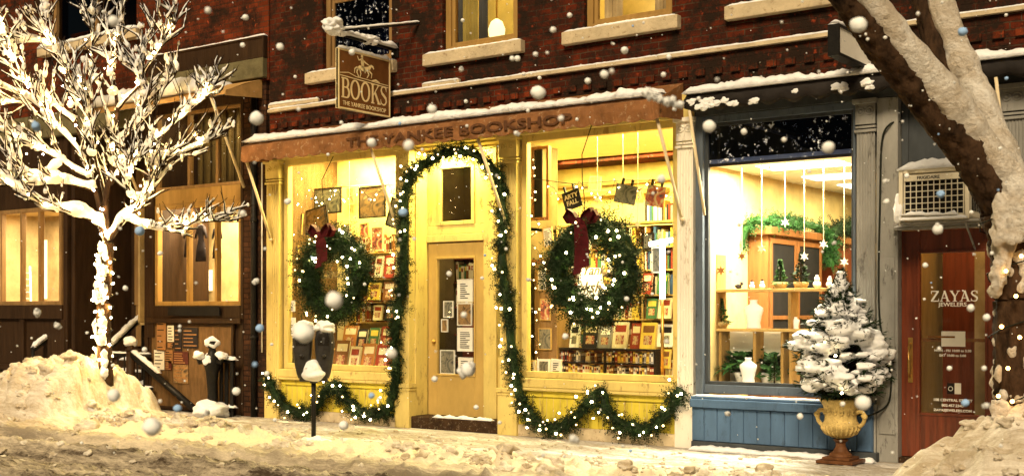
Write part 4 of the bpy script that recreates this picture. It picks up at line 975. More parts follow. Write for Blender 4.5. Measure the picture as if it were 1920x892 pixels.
# left window: two stepped rows of display books, a shelf unit on the backing wall
su = thing('shelf_unit', 'pale wood shelf unit on the yellow back wall of the left window', 'shelf', (-12.3, 1.2, .76))
ZS = [Z(715, y_, 1.2) for y_ in (712, 655, 603, 566, 523, 474)]
m = MB()
for z_ in ZS[1:]: m.box(-13.3, -11.26, 1.05, 1.295, z_-.02, z_)
m.build('shelf_board', 'shelf', su, bevel=.003)
m = MB(); m.box(-13.33, -13.3, 1.05, 1.295, .76, ZS[-1]+.3); m.box(-12.32, -12.29, 1.06, 1.295, .76, ZS[-1]); m.build('upright', 'shelf', su, bevel=.003)
ALLC = list(BOOKC)
SHW = ['lowest', 'second', 'middle', 'fourth', 'highest']
for i, z_ in enumerate(ZS[1:]):
    shelf_books(-13.25, -12.36, 1.15, z_, .29, 'the %s shelf, left bookshop window' % SHW[i], ['red', 'cream', 'orange', 'brown', 'black', 'yellow', 'red', 'brown'], .03, .06)
    for q in range(3):
        x = -12.1+q*.28
for col, a in (('brown', ((624, 655), (650, 708))), ('cream', ((653, 665), (672, 708))), ('orange', ((676, 660), (700, 709))), ('red', ((703, 664), (730, 711)))):
    face_book(col, a, .40, .756, where='in the front row at the bottom of the left window')
st = thing('display_step', 'low pale step carrying the second row of books in the left window', 'display stand', (-12.5, .7, .755))
m = MB(); zz = Z(690, 655, .7); m.box(-13.4, -11.4, .62, .82, zz-.03, zz); m.build('tread', 'shelf', st, bevel=.003); m = MB()
for x in (-13.3, -12.4, -11.5): m.box(x-.02, x+.02, .64, .80, .756, zz-.032)
m.build('leg', 'shelf', st)
for col, a in (('orange', ((641, 612), (667, 655))), ('black', ((668, 618), (686, 655))), ('green', ((690, 615), (708, 655))), ('red', ((712, 612), (736, 655)))):
    face_book(col, a, .70, zz+.002, where='on the raised step of the left window')
for col, a in (('cream', ((703, 480), (716, 520))), ('red', ((720, 478), (740, 521))), ('yellow', ((690, 530), (712, 562))), ('brown', ((718, 528), (740, 563))), ('cream', ((700, 572), (716, 600))), ('black', ((722, 570), (742, 601)))):
    z_ = min(ZS, key=lambda q: abs(q-P(a[0][0], a[1][1], 1.06).z)); z_ = z_ if z_ < P(a[0][0], a[1][1], 1.06).z+.15 else z_
    face_book(col, a, .98, None, .15, where='before the shelf at %s of the left window' % ('the top' if a[1][1] < 522 else 'mid height' if a[1][1] < 565 else 'the lower part'))
def picture(name, label, cat, px4, Y, mtl, rot=0, frame='black_shelf', fw=.02, group=None, lean=0):
    (xa, ya), (xb, yb) = px4; A_, B_ = P(xa, yb, Y), P(xb, ya, Y); w_, h = B_.x-A_.x, B_.z-A_.z; c = Vector(((A_.x+B_.x)/2, Y, A_.z))
    t = thing(name, label, cat, c, group)
    m = MB(); m.box(c.x-w_/2+fw, c.x+w_/2-fw, Y-.004, Y+.008, c.z+fw, c.z+h-fw); m.build('picture', mtl, t)
    if fw: m = MB(); frame_boxes(m, c.x-w_/2, c.x+w_/2, c.z, c.z+h, Y-.012, Y+.012, fw); m.build('frame', frame, t)
    if mtl == 'paper' and h > .12:
        m = MB(); k_ = max(3, int(h/.035))
        for i in range(k_): z_ = c.z+h*(.14+.72*i/k_); m.box(c.x-w_*.32, c.x-w_*.32+w_*.64*RND.uniform(.45, 1), Y-.0075, Y-.0052, z_, z_+.011)
        m.build('printing', 'ink', t)
    t.rotation_euler = (lean, rot, 0); return t
picture('framed_picture', 'dark framed landscape picture hanging high in the left bookshop window', 'picture', ((590, 350), (640, 402)), .75, 'photo_a')
picture('framed_picture', 'larger black framed picture hanging high in the left window, beside the garland', 'picture', ((673, 347), (723, 410)), .75, 'photo_b')
picture('framed_picture', 'small dark picture tilted sharply behind the garland in the left window', 'picture', ((722, 372), (752, 428)), .6, 'photo_a', .32)
picture('framed_picture', 'brown tilted print showing just above the left wreath', 'picture', ((572, 388), (618, 436)), .6, 'photo_b', -.18)
picture('framed_picture', 'upright portrait print on the top shelf of the left window', 'picture', ((696, 424), (719, 471)), .95, 'photo_c', 0, 'gold')
for lab, q, y_, mt, rt_ in (('small cream print pinned to the yellow wall right of the hanging cord, left window', ((642, 420), (656, 446)), .9, 'paper', .05), ('little brown print pinned high on the yellow wall between the two larger pictures', ((650, 352), (664, 384)), 1.2, 'photo_b', 0), ('small coloured print below the larger black framed picture, left window', ((676, 418), (692, 446)), 1.0, 'photo_c', -.06), ('narrow dark print near the left edge of the left window above the wreath', ((552, 400), (566, 440)), .5, 'photo_a', .08), ('cream print near the left edge of the left window beside the wreath', ((546, 460), (560, 500)), .4, 'paper', 0), ('brown print near the left edge of the left window below the wreath top', ((545, 515), (558, 548)), .4, 'photo_b', .04),
    ('cream print on the brown cabinet end in the right window', ((1008, 505), (1026, 545)), .53, 'paper', 0), ('coloured print below the cream one on the brown cabinet end', ((1012, 560), (1032, 600)), .53, 'photo_c', .04), ('dark print lowest on the brown cabinet end in the right window', ((1010, 615), (1034, 655)), .53, 'photo_a', 0), ('cream print pinned above the cabinet end left of the right wreath', ((1020, 425), (1038, 462)), .6, 'paper', -.1), ('brown print pinned on the wall just above the bow of the right wreath', ((1104, 330), (1126, 358)), 1.3, 'photo_b', .1), ('coloured print on the wall between the grey and the dark red clipped cards', ((1194, 352), (1206, 380)), .9, 'photo_c', 0)):
    picture('wall_print', lab, 'print', q, y_, mt, rt_, 'shelf', .012)
m = MB(); m.tube([P(545, 359, .8), P(640, 350, .8), P(760, 344, .8)], .010, 6); m.build('hanging_rail', 'brass', label='thin rail the pictures hang from in the left bookshop window', cat='rail')
for lab, q, mt in (('small cream notice on the glass at the left edge of the left window, upper one', ((538, 563), (553, 584)), 'paper'), ('small cream notice on the glass at the left edge of the left window, lower one', ((538, 595), (554, 629)), 'paper')):
    picture('notice', lab, 'notice', q, .135, mt, fw=0, group='notices on the glass')
picture('framed_picture', 'pale framed dark print low in the left corner of the left window', 'picture', ((536, 641), (560, 696)), .22, 'photo_a', 0, 'paper', .045)
# gold script on both panes
for a, b, c_ in ((607, 493, 'the left window, inside its wreath'), (1102, 515, 'the right window, inside its wreath')):
    p = P(a, b, .10); m = text_mb('The Yankee', .17, p, shear=.35, bold=.004); text_mb('Bookshop', .19, p-Vector((0, 0, .22)), shear=.35, bold=.004, mb=m)
    m.build('window_lettering', 'gold', label='gold slanting script lettering on '+c_, cat='lettering')
def star(label, px, py, Y, ztop_, mtl='porcelain', R=.055, loc=None):
    c = loc or P(px, py, Y); t = thing('star_ornament', label, 'ornament', c, 'star ornaments hung on threads')
    m = MB(); poly = [(c.x+math.cos(a)*r, c.z+math.sin(a)*r) for a, r in [(pi/2+pi*q/6, R if q % 2 == 0 else R*.42) for q in range(12)]]
    m.prism(poly, c.y-.008, c.y+.008, 'y'); m.build('star', mtl, t)
    if ztop_: m = MB(); m.tube([c+Vector((0, 0, R)), Vector((c.x, c.y, ztop_))], .0045, 5); m.build('thread', 'arm', t)
# right window
bc = thing('low_bookcase', 'low black bookcase with two rows of books in the right bookshop window', 'bookcase', (-8.0, .7, .756))
A_, B_ = P(1043, 714, .60), P(1228, 655, .60); bx0, bx1, bz0, bz1 = A_.x, B_.x, .757, B_.z
m = MB(); m.box(bx0, bx1, .60, .86, bz1-.025, bz1); m.build('top', 'black_shelf', bc, bevel=.003)
zm = (bz0+bz1)/2
m = MB(); m.box(bx0+.021, bx1-.021, .61, .86, zm-.012, zm+.008); m.box(bx0+.021, bx1-.021, .61, .86, bz0+.002, bz0+.015); m.build('shelf', 'black_shelf', bc)
for x in (bx0, (bx0+bx1)/2-.01, bx1-.02): m = MB(); m.box(x, x+.02, .602, .86, bz0, bz1-.027); m.build('upright', 'black_shelf', bc)
CW = ['cream', 'white', 'cream', 'brown', 'orange', 'red', 'yellow', 'grey', 'black']
for i, (za_, zb_) in enumerate(((bz0+.016, zm-.012), (zm+.009, bz1-.026))):
    for j, (xa_, xb_) in enumerate(((bx0+.023, (bx0+bx1)/2-.012), ((bx0+bx1)/2+.012, bx1-.022))):
        shelf_books(xa_, xb_, .70, za_, (zb_-za_)*.98, 'the %s %s shelf of the low black bookcase' % (('lower', 'upper')[i], ('left', 'right')[j]), CW, .02, .042, .14)
for col, q, wh in (('white', ((1068, 612), (1084, 655)), 'on the low black bookcase, under the wreath'), ('black', ((1092, 610), (1120, 655)), 'on the low black bookcase, under the wreath'), ('grey', ((1122, 615), (1145, 655)), 'on the low black bookcase, under the wreath'), ('cream', ((1148, 606), (1175, 655)), 'on the low black bookcase beside a dark red one'), ('red', ((1182, 608), (1200, 655)), 'on the low black bookcase'), ('yellow', ((1200, 606), (1228, 655)), 'leaning at the end of the low black bookcase')):
    face_book(col, q, .66, bz1+.002, .2, wh)
su = thing('shelf_unit', 'tall wooden shelf unit of books at the right side of the right window', 'shelf', (-8.2, 1.3, .756))
RS = [Z(1225, y_, 1.15) for y_ in (652, 598, 552, 505, 462)]
rx0, rx1 = X(1046, 1.15), -6.79
m = MB()
for z_ in RS: m.box(rx0, rx1, 1.15, 1.4, z_-.02, z_)
m.build('shelf_board', 'shelf', su, bevel=.003)
m = MB(); m.box(rx0-.03, rx0, 1.15, 1.4, .757, RS[-1]+.3); m.box((rx0+rx1)/2, (rx0+rx1)/2+.03, 1.16, 1.4, .757, RS[-1]); m.box(rx0-.03, rx1, 1.15, 1.4, RS[-1]+.31, RS[-1]+.34); m.build('upright', 'shelf', su, bevel=.003)
m = MB(); m.box(rx0-.03, rx1, 1.41, 1.43, .757, RS[-1]+.3); m.build('back_panel', 'shop_wood', su)
for i, z_ in enumerate(RS): shelf_books(rx0+.02, (rx0+rx1)/2-.02, 1.25, z_, .30, 'the %s right side shelf of the right window' % SHW[i], ['cream', 'white', 'green', 'red', 'yellow', 'brown', 'white'], .03, .06)
shelf_books(X(1232, .8), -6.85, .85, .757, .30, 'the window floor beside the low black bookcase', CW, .025, .05)
for col, q, wh in (('green', ((1212, 560), (1232, 597)), 'on the right hand shelves beside a cream one'), ('cream', ((1234, 558), (1258, 597)), 'on the right hand shelves'), ('red', ((1205, 512), (1222, 551)), 'on the right hand shelves'), ('green', ((1232, 512), (1252, 551)), 'on the right hand shelves, below the bright lamp'), ('white', ((1232, 608), (1262, 650)), 'on the lower right hand shelves'), ('yellow', ((1240, 655), (1256, 690)), 'low at the right end of the right window')):
    face_book(col, q, 1.08 if q[1][1] != 690 else .66, None, .15, wh)
picture('framed_picture', 'small cream card standing at the bottom left corner of the right window', 'picture', ((984, 675), (1005, 706)), .3, 'paper', 0, 'gold', .015)
picture('framed_picture', 'white framed black print standing at the bottom of the right window', 'picture', ((1008, 673), (1032, 707)), .3, 'photo_a', 0, 'paper', .03)
picture('framed_picture', 'white card with black symbols beside the white framed print', 'picture', ((1033, 673), (1052, 708)), .32, 'paper', .05, 'paper', .02)
for lab, q, mt, r_, tx in (('dark tilted card with gold words clipped above the right wreath, leftmost of three', ((1060, 355), (1093, 392)), 'paper_dark', -.27, 'ARTY\nFALL'), ('grey tilted picture card clipped above the right wreath, middle of three', ((1150, 345), (1190, 383)), 'photo_a', .22, None), ('dark red tilted picture card clipped above the right wreath, nearest the awning arm', ((1208, 347), (1243, 388)), 'photo_c', .2, None)):
    t = picture('clipped_card', lab, 'card', q, .45, mt, r_, fw=0, group='cards clipped on a line')
    c = t.location; h = P(0, q[0][1], .45).z
    hh = Z(q[0][0], q[0][1], .45)-c.z
    if tx: text_mb(tx, .085, c+Vector((0, -.008, hh*.55)), bold=.002).build('lettering', 'gold', t)
    m = MB()
    for dx in (-.07, .07): m.box(c.x+dx-.012, c.x+dx+.012, .43, .462, c.z+hh-.02, c.z+hh+.06)
    m.build('clip', 'iron', t)
m = MB(); m.tube([P(984, 333, .45), P(1075, 345, .45), P(1170, 338, .45), P(1270, 338, .45)], .005, 5); m.build('card_line', 'wire', label='thin line across the right window that the cards are clipped to', cat='line')
tl = thing('tube_lamp', 'glaring white tube lamp with a cross arm at the right of the right window', 'lamp', (X(1242, .5), .5, .757))
A_ = P(1242, 560, .5); B_ = P(1242, 448, .5)
m = MB(); m.tube([A_, B_], .036, 10); m.build('tube', 'tube_glow', tl, smooth=True)
m = MB(); m.tube([P(1218, 458, .5), P(1264, 449, .5)], .03, 10); m.build('cross_tube', 'tube_glow', tl, smooth=True)
m = MB(); m.tube([(A_.x, .5, .757), A_], .02, 8); m.lathe([(.10, 0), (.10, .02), (.03, .04)], (A_.x, .5, .757), 16); m.build('stand', 'brass', tl, smooth=True)
picture('poster', 'grey printed poster beside the white tube lamp', 'poster', ((1222, 462), (1240, 512)), .62, 'photo_a', .0, 'paper', .02)
picture('poster', 'small dark poster above the tube lamp in the right window', 'poster', ((1205, 436), (1226, 468)), .7, 'photo_a', 0, 'black_shelf', .02)
lp = thing('table_lamp', 'bright shaded lamp glowing behind the middle of the right wreath', 'lamp', (X(1108, 1.0), 1.0, .757)); cx_ = X(1108, 1.0); za_ = Z(1108, 558, 1.0)
m = MB(); m.lathe([(.20, za_), (.13, za_+.40), (.125, za_+.40)], (cx_, 1.0, 0), 20); m.build('lamp_shade', 'lamp_glow', lp, smooth=True)
m = MB(); m.lathe([(.12, .757), (.12, .78), (.03, .82), (.05, 1.0), (.02, 1.2), (.015, za_+.05)], (cx_, 1.0, 0), 16); m.build('stand', 'brass', lp, smooth=True)
cb = thing('wood_cabinet', 'tall reddish wooden cabinet end at the left of the right bookshop window', 'cabinet', (X(1025, 1.0), 1.2, .756))
A_, B_ = P(1002, 680, .55), P(1044, 492, .55); m = MB(); m.box(A_.x, B_.x, .55, .85, .757, B_.z); m.build('body', 'brown_wood', cb, bevel=.006); m = MB(); m.box(A_.x-.03, B_.x+.03, .52, .88, B_.z+.001, B_.z+.05); m.build('cornice', 'shop_wood', cb, bevel=.006)
A_, B_ = P(1002, 408, .55), P(1016, 280, .55); iw = thing('inner_window', 'narrow dark window speckled with lights high at the left of the right display', 'window', (A_.x, .55, A_.z))
m = MB(); m.box(A_.x, B_.x, .55, .57, A_.z, B_.z); m.build('pane', 'dark', iw); m = MB(); frame_boxes(m, A_.x-.04, B_.x+.12, A_.z-.04, B_.z+.04, .53, .6, .038); m.build('frame', 'shop_wood', iw)
ls = thing('string_lights', 'string of small lights hanging down the left edge of the right window', 'string lights', (A_.x, .5, 1.0))
pts = [P(1000+10*math.sin(i*1.7)+RND.uniform(-8, 8), 300+i*15, .35) for i in range(25)]
m = MB(); m.tube(pts, .004, 4); m.build('wire', 'wire', ls)
for p in pts: bulb(ls, p+Vector((0, -.02, 0)), r=.011)
pk = random.Random(9); m = MB(); cols_ = ['book_'+k for k in BOOKC]
for z_ in RS+[RS[-1]+.34]:                                       # the rest of the stock, packed tight
    x = (rx0+rx1)/2+.05
    while x < rx1-.06: t = pk.uniform(.018, .04); h = pk.uniform(.17, .27); m.box(x, x+t*.94, 1.17, 1.32, z_, z_+h, pk.randrange(10)); x += t
for z_ in ZS[1:]:
    x = -12.27
    while x < -11.3: t = pk.uniform(.018, .04); h = pk.uniform(.16, .24); m.box(x, x+t*.94, 1.08, 1.22, z_, z_+h, pk.randrange(10)); x += t
m.build('packed_books', cols_, kind='stuff', label='small books packed tight on the far shelves of both bookshop windows', cat='books', origin=(0, 0, 0))
for lab, x0_, x1_, z_ in (('string of tiny lights swagged across the top of the left bookshop window', -13.6, -11.5, 3.55), ('string of tiny lights swagged across the top of the right bookshop window', -9.15, -7.1, 3.35)):
    t = thing('string_lights', lab, 'string lights', ((x0_+x1_)/2, .5, z_-.4)); pts = [Vector((x0_+(x1_-x0_)*q/44, .5+.05*math.sin(q), z_-.22*abs(math.sin(q*pi/11))-.05*pk.random())) for q in range(45)]
    mm = MB(); mm.tube(pts, .004, 4); mm.build('wire', 'wire', t)
    for p in pts[::2]: bulb(t, p+Vector((0, -.02, -.02)), r=.009)
for i, (px, py, h_) in enumerate(((1120, 372, .13), (1168, 452, .12), (1196, 420, .10), (655, 440, .10), (560, 470, .10))):
    star('small star hung on a thread in the %s bookshop window, %s' % (('right', 'left')[i > 2], ['above the wreath bow', 'right of the wreath', 'below the dark red card', 'right of the hanging cord', 'left of its wreath'][i]), px, py, .55, 3.9, 'paper' if i % 2 else 'gold', h_*.6)
# door books
for i, (lab, q, mt) in enumerate((('yellow notice sheet taped highest on the bookshop door glass', ((858, 523), (887, 565)), 'paper'), ('cream printed sheet second on the bookshop door glass', ((858, 568), (885, 610)), 'photo_b'), ('white framed sheet third on the bookshop door glass', ((858, 614), (887, 658)), 'paper'), ('arched white card lowest on the bookshop door glass', ((860, 670), (887, 700)), 'paper'), ('picture postcard at mid height on the bookshop door glass', ((832, 564), (850, 595)), 'photo_a'), ('small dim card below the postcard on the bookshop door glass', ((828, 598), (840, 622)), 'photo_b'), ('large slanted print low on the bookshop door glass', ((826, 656), (853, 700)), 'photo_a'))):
    picture('door_notice', lab, 'notice', q, YD+.05, mt, 0, 'paper', .012, 'notices on the bookshop door')
db = thing('bookcase', 'dark reddish bookcase seen through the glass of the bookshop door', 'bookcase', (-10.7, 1.0, .19))
m = MB(); m.box(-11.13, -10.0, 1.16, 1.19, .19, 2.7); m.build('back_panel', 'mahogany', db)
m = MB()
for z_ in (.5, .9, 1.3, 1.7, 2.06, 2.4): m.box(-11.12, -10.02, .95, 1.158, z_-.025, z_)
m.build('shelf', 'mahogany', db)
for i, z_ in enumerate((1.7, 2.06)): shelf_books(-11.1, -10.1, 1.05, z_, .30, 'the %s shelf behind the bookshop door' % ('lower', 'upper')[i], ['cream', 'white', 'black', 'green', 'brown'], .03, .05)
text_mb('OPEN', .001, (0, 0, 0)) if False else None

# ------------------------------------------------------------------ jeweller's window contents
YJ = .50
zb1, zb2 = Z(1465, 541, YJ), Z(1465, 616, YJ)
dsp = thing('display_shelving', 'two tier ochre display shelving across the lit blue shop window', 'shelving', (-5.6, YJ, .77))
m = MB(); m.box(-6.635, -4.52, YJ-.12, YJ+.16, zb1-.035, zb1); m.box(-6.635, -4.52, YJ-.12, YJ+.16, zb2-.035, zb2); m.build('shelf', 'shelf', dsp, bevel=.004)
m = MB()
for px in (1332, 1350, 1414, 1466, 1482): x = X(px, YJ-.1); m.box(x-.018, x+.018, YJ-.10, YJ+.14, .771, zb2-.037)
x = X(1480, YJ-.1); m.box(x-.018, x+.018, YJ-.10, YJ+.14, zb2+.001, zb1-.037); x = X(1337, YJ); m.box(-6.63, x+.05, YJ-.11, YJ+.14, zb2+.001, zb1+.42)
m.build('upright', 'ochre_wood', dsp, bevel=.004)
m = MB(); m.box(-6.63, X(1467, .72), .72, .735, .771, zb2-.036); m.build('back_panel', 'ceiling', dsp)  # white board added to stand in for the lit side wall
cab = thing('display_cabinet', 'reddish wooden display cabinet with glass doors below a garland, in the blue shop', 'cabinet', (-6.3, 2.6, .06))
def wallY(px, xw): u = (px-960)/2300; return CAM[1]+xw/((VX+u*RX)/(VY+u*RY))
xf = -6.36; yf0, yf1 = wallY(1440, xf), wallY(1540, xf); zt = 1.6+((yf0-CAM[1])*1.10)*(587-440)/2300
ztop = P(1440, 440, yf0).z
m = MB(); m.box(-6.635, xf, yf0, yf1, .06, ztop); m.build('body', 'shop_wood', cab, bevel=.006)
m = MB(); m.box(-6.636, xf+.07, yf0-.07, yf1+.07, ztop+.001, ztop+.10); m.build('cornice', 'shop_wood', cab, bevel=.01)
ym = (yf0+yf1)/2
for a, b in ((yf0+.04, ym-.02), (ym+.02, yf1-.04)):
    m = MB()
    for q in ((a, a+.06, .5, ztop-.04), (b-.06, b, .5, ztop-.04), (a+.06, b-.06, .5, .56), (a+.06, b-.06, ztop-.10, ztop-.04), (a+.06, b-.06, 1.52, 1.57)): m.box(xf+.001, xf+.025, *q)
    dd = m.build('door', 'shop_wood', cab, bevel=.003)
    m = MB(); m.box(xf+.004, xf+.010, a+.06, b-.06, .56, ztop-.10); m.build('pane', 'dark', dd)
c2 = thing('display_cabinet', 'second wooden cabinet deeper in the blue shop, topped with dark greenery', 'cabinet', (-6.3, 5, .06))
yg0, yg1 = wallY(1562, xf), wallY(1640, xf); zt2 = P(1570, 455, yg0).z
m = MB(); m.box(-6.635, xf, yg0, yg1, .06, zt2); m.build('body', 'mahogany', c2, bevel=.006); m = MB(); m.box(-6.636, xf+.06, yg0-.06, yg1+.06, zt2+.001, zt2+.09); m.build('cornice', 'shop_wood', c2, bevel=.01)
m = MB(); m.box(xf+.001, xf+.02, yg0+.3, yg0+.5, .5, zt2-.2); m.build('panel', 'shop_wood', c2)
wd = thing('inner_door', 'small panelled wooden door between the two cabinets of the blue shop', 'door', (-6.6, 4.1, .06)); ya_, yb_ = wallY(1528, -6.6), wallY(1556, -6.6)
m = MB(); m.box(-6.638, -6.59, ya_, yb_, .06, P(1530, 490, ya_).z); m.build('panel', 'shop_wood', wd); m = MB(); m.box(-6.589, -6.57, ya_+.15, yb_-.15, .3, 2.0); m.build('pane', 'amber_room', wd)
def greens(name, label, pts, rad, mtl, per=3200, cat='greenery'):
    path = smooth_path(pts, 6); m = MB(); m.tube(path, rad*.4, 7, jit=.4); needles_along(m, path, rad, per, (.05, .10), .013)
    return m.build(name, mtl, label=label, cat=cat)
greens('cabinet_garland', 'bright green garland drooping over the cabinet top in the blue shop', [Vector((xf-.35, yf0-.13, ztop-.20)), Vector((xf-.2, yf0-.10, ztop+.14)), Vector((xf, yf0+.1, ztop+.17)), Vector((xf+.02, (yf0+yf1)/2, ztop+.19)), Vector((xf+.02, yf1-.2, ztop+.18)), Vector((xf+.09, yf1+.05, ztop+.05)), Vector((xf+.10, yf1+.08, ztop-.35))], .13, 'fern')
greens('cabinet_garland', 'dark green garland on the deeper cabinet of the blue shop', [Vector((xf+.05, yg0-.15, zt2-.3)), Vector((xf, yg0+.1, zt2+.2)), Vector((xf, yg1-.2, zt2+.25))], .18, 'needle')
def mini_tree(label, px, pb, pt, Y, zb, basket=True, mtl='needle_light'):
    c = P(px, pb, Y); c.z = zb; H = Z(px, pt, Y)-zb
    t = thing('miniature_tree', label, 'tree', c, 'miniature trees in the lit window'); m = MB(); m.tube([c, c+Vector((0, 0, H*.97))], [.012, .004], 6); m.build('trunk', 'twig', t)
    m = MB()
    for _ in range(520):
        e = RND.random()**.8; z_ = .12+.86*e; r = (1-e)*H*.30*(.45+.55*RND.random())*(1+.25*math.sin(e*26))
        a = RND.random()*2*pi; d = Vector((math.cos(a), math.sin(a), -.15+.5*RND.random()))
        m.blade(c+Vector((math.cos(a)*r*.5, math.sin(a)*r*.5, z_*H)), d, max(.03, r*.8), .02)
    m.build('crown', mtl, t)
    if basket: m = MB(); m.lathe([(.06, 0), (.085, .04), (.09, .07), (.075, .075)], c, 14); m.build('basket', 'straw', t, smooth=True)
mini_tree('smaller of two miniature trees in straw baskets on the upper shelf', 1463, 538, 486, YJ-.02, zb1+.001)
mini_tree('larger of two miniature trees in straw baskets on the upper shelf', 1502, 538, 472, YJ+.02, zb1+.001, mtl='needle')
mini_tree('miniature tree at the left end of the lower shelf in the blue shop', 1352, 612, 558, YJ, zb2+.001)
mini_tree('bright miniature tree on the floor of the blue shop window beside the leafy plant', 1452, 725, 665, .42, .771, False, 'fern')
def bust(label, px, pb, pt, Y, zb):
    c = P(px, pb, Y); c.z = zb; H = Z(px, pt, Y)-zb
    t = MB(); pr = [(.30, 0, .18), (.30, .03, .18), (.27, .2, .16), (.33, .42, .18), (.40, .62, .17), (.40, .72, .14), (.26, .80, .12), (.15, .86, .11), (.14, .95, .10), (.17, 1.0, .11)]
    n = 18; vs_, fs_ = [], []
    for a_, z_, b_ in pr:
        for j in range(n): an = 2*pi*j/n; vs_.append(c+Vector((math.cos(an)*a_*H*.9, math.sin(an)*b_*H, z_*H)))
    for i in range(len(pr)-1):
        for j in range(n): fs_.append((i*n+j, i*n+(j+1) % n, (i+1)*n+(j+1) % n, (i+1)*n+j))
    fs_ += [tuple(range(n-1, -1, -1)), tuple(range(len(vs_)-n, len(vs_)))]
    t.add(vs_, fs_); o = t.build('necklace_bust', 'porcelain', smooth=True, label=label, cat='display bust', group='necklace busts in the lit window'); return o
bust('white necklace bust standing on the lower shelf of the blue shop window', 1413, 612, 562, YJ, zb2+.001)
bust('white necklace bust on the window floor before the leafy plant', 1403, 722, 670, .33, .771)
bust('small white necklace bust on the lower shelf, half behind the snowy shrub', 1492, 612, 594, YJ, zb2+.001)
def snowman(label, px, pt, Y, zb, three=True):
    c = P(px, 540, Y); c.z = zb; H = Z(px, pt, Y)-zb; t = thing('snowman_figurine', label, 'figurine', c, 'white figurines on the upper shelf')
    m = MB(); m.blob(c+Vector((0, 0, H*.3)), H*.33, (1, 1, .92), .04); m.blob(c+Vector((0, 0, H*.72)), H*.23, amp=.03); m.build('body', 'porcelain', t, smooth=True)
    m = MB(); m.lathe([(H*.2, 0), (H*.2, H*.03), (H*.12, H*.04), (H*.11, H*.2), (.001, H*.21)], c+Vector((0, 0, H*.88)), 12); m.build('hat', 'cloth_dark' if three else 'porcelain', t)
snowman('tiny snowman with a black hat, left of a pair on the upper shelf', 1410, 526, YJ, zb1+.001); snowman('tiny snowman with a black hat, right of a pair on the upper shelf', 1429, 525, YJ, zb1+.001)
snowman('white figurine right of the larger miniature tree on the upper shelf', 1532, 517, YJ, zb1+.001, False); snowman('white figurine on the upper shelf above the top of the snowy shrub', 1556, 519, YJ, zb1+.001, False)
c = P(1385, 540, YJ); c.z = zb1+.001; m = MB(); m.blob(c+Vector((0, 0, .03)), .03, (1.5, .8, .9), .2); m.blob(c+Vector((.04, 0, .065)), .02, amp=.1); m.build('bird_figurine', 'cloth_dark', smooth=True, label='tiny black bird figurine at the left of the upper shelf', cat='figurine')
star('white star hanging highest, above the cabinet', 1472, 417, .45, 3.36); star('white star hanging beside the right end of the cabinet garland', 1544, 458, .45, 3.36)
star('white star hanging lowest of the white ones, near the right edge of the window', 1583, 491, .45, 3.36); star('white star hanging just above the larger miniature tree', 1508, 481, .45, 3.36)
star('gold star hanging at the near corner of the cabinet', 1428, 466, .45, 3.36, 'gold'); star('brown snowflake star on a long thread before the cream wall', 1391, 480, .45, 3.36, 'shop_wood')
star('brown snowflake star fixed at the left end above the upper shelf', 1352, 507, .40, None, 'shop_wood', .06)
def leafy(label, px, pb, Y, zb, n, L, seed):
    r = random.Random(seed); c = P(px, pb, Y); c.z = zb; t = thing('leafy_plant', label, 'plant', c); m = MB()
    for i in range(n):
        a = r.uniform(0, 2*pi); el = r.uniform(.35, 1.3); d = Vector((math.cos(a)*math.cos(el), math.sin(a)*math.cos(el)*.5, math.sin(el))); ln = L*r.uniform(.6, 1); s = d.cross(Vector((0, 0, 1))).normalized()
        pr = c+Vector((0, 0, .1)); vs_ = []
        for q in range(8):
            e = q/7; p = pr+d*(ln*e)+Vector((0, 0, -.55*ln*e*e)); ww = .055*math.sin(pi*min(1, .08+e*.92))**.7+.002
            vs_ += [p+s*ww, p-s*ww]
        m.add(vs_, [(2*q, 2*q+1, 2*q+3, 2*q+2) for q in range(7)])
        for q in range(2, 7):
            p = (vs_[2*q]+vs_[2*q+1])/2
            for sg_ in (-1, 1): m.blade(p, d*.5+s*sg_+Vector((0, 0, -.2)), .11, .04)
    m.build('foliage', 'fern', t); m = MB(); m.lathe([(.07, 0), (.10, .10), (.105, .12), (.09, .12)], c, 16); m.build('pot', 'porcelain', t, smooth=True)
leafy('broad leafy green plant on the floor of the blue shop window', 1392, 722, .56, .771, 30, .72, 3); leafy('second leafy plant between the uprights on the window floor', 1440, 722, .60, .771, 26, .66, 5)

# ------------------------------------------------------------------ door lettering of the red door
def door_text(s, size, px, py, nm='lettering', **k):
    p = P(px, py, .119); p.x = -3.765; return text_mb(s, size, p, **k)
m = MB(); h = .115; serif_word('ZAYAS', 0, 0, h, lambda a, b, l: Vector((-4.00+a*1.03, .1205-l, Z(1785, 565, .12)+b)), m)
text_mb('JEWELERS', .058, (-3.765, .119, Z(1785, 574, .12)), sx=1.15, mb=m, bold=.001)
for s, y_, sz in (('MON - FRI 10:00 to 5:30', 659, .034), ('SAT 10:00 to 5:00', 668, .034), ('108 CENTRAL STREET', 752, .038), ('802.457.2345', 762, .038), ('ZAYASJEWELERS.COM', 771, .036)):
    text_mb(s, sz, (-3.765, .119, Z(1785, y_, .12)), sx=1.1, mb=m, bold=.001)
m.build('door_lettering', 'letter_white', label='white lettering on the glass of the red wooden door', cat='lettering')
def sheet_on(lab, q, mt, Y=.1175, cat='notice', nm='notice'):
    A_, B_ = P(q[0][0], q[1][1], Y), P(q[1][0], q[0][1], Y); t = thing(nm, lab, cat, ((A_.x+B_.x)/2, Y, A_.z)); m = MB(); m.box(A_.x, B_.x, Y-.002, Y+.002, A_.z, B_.z); m.build('sheet', mt, t); return t, A_, B_
sheet_on('blank white card taped to the middle of the red door glass', ((1765, 621), (1810, 649)), 'paper')
t, A_, B_ = sheet_on('small black sticker with a white ring low on the red door glass', ((1776, 718), (1789, 738)), 'paper_dark', nm='sticker', cat='sticker')
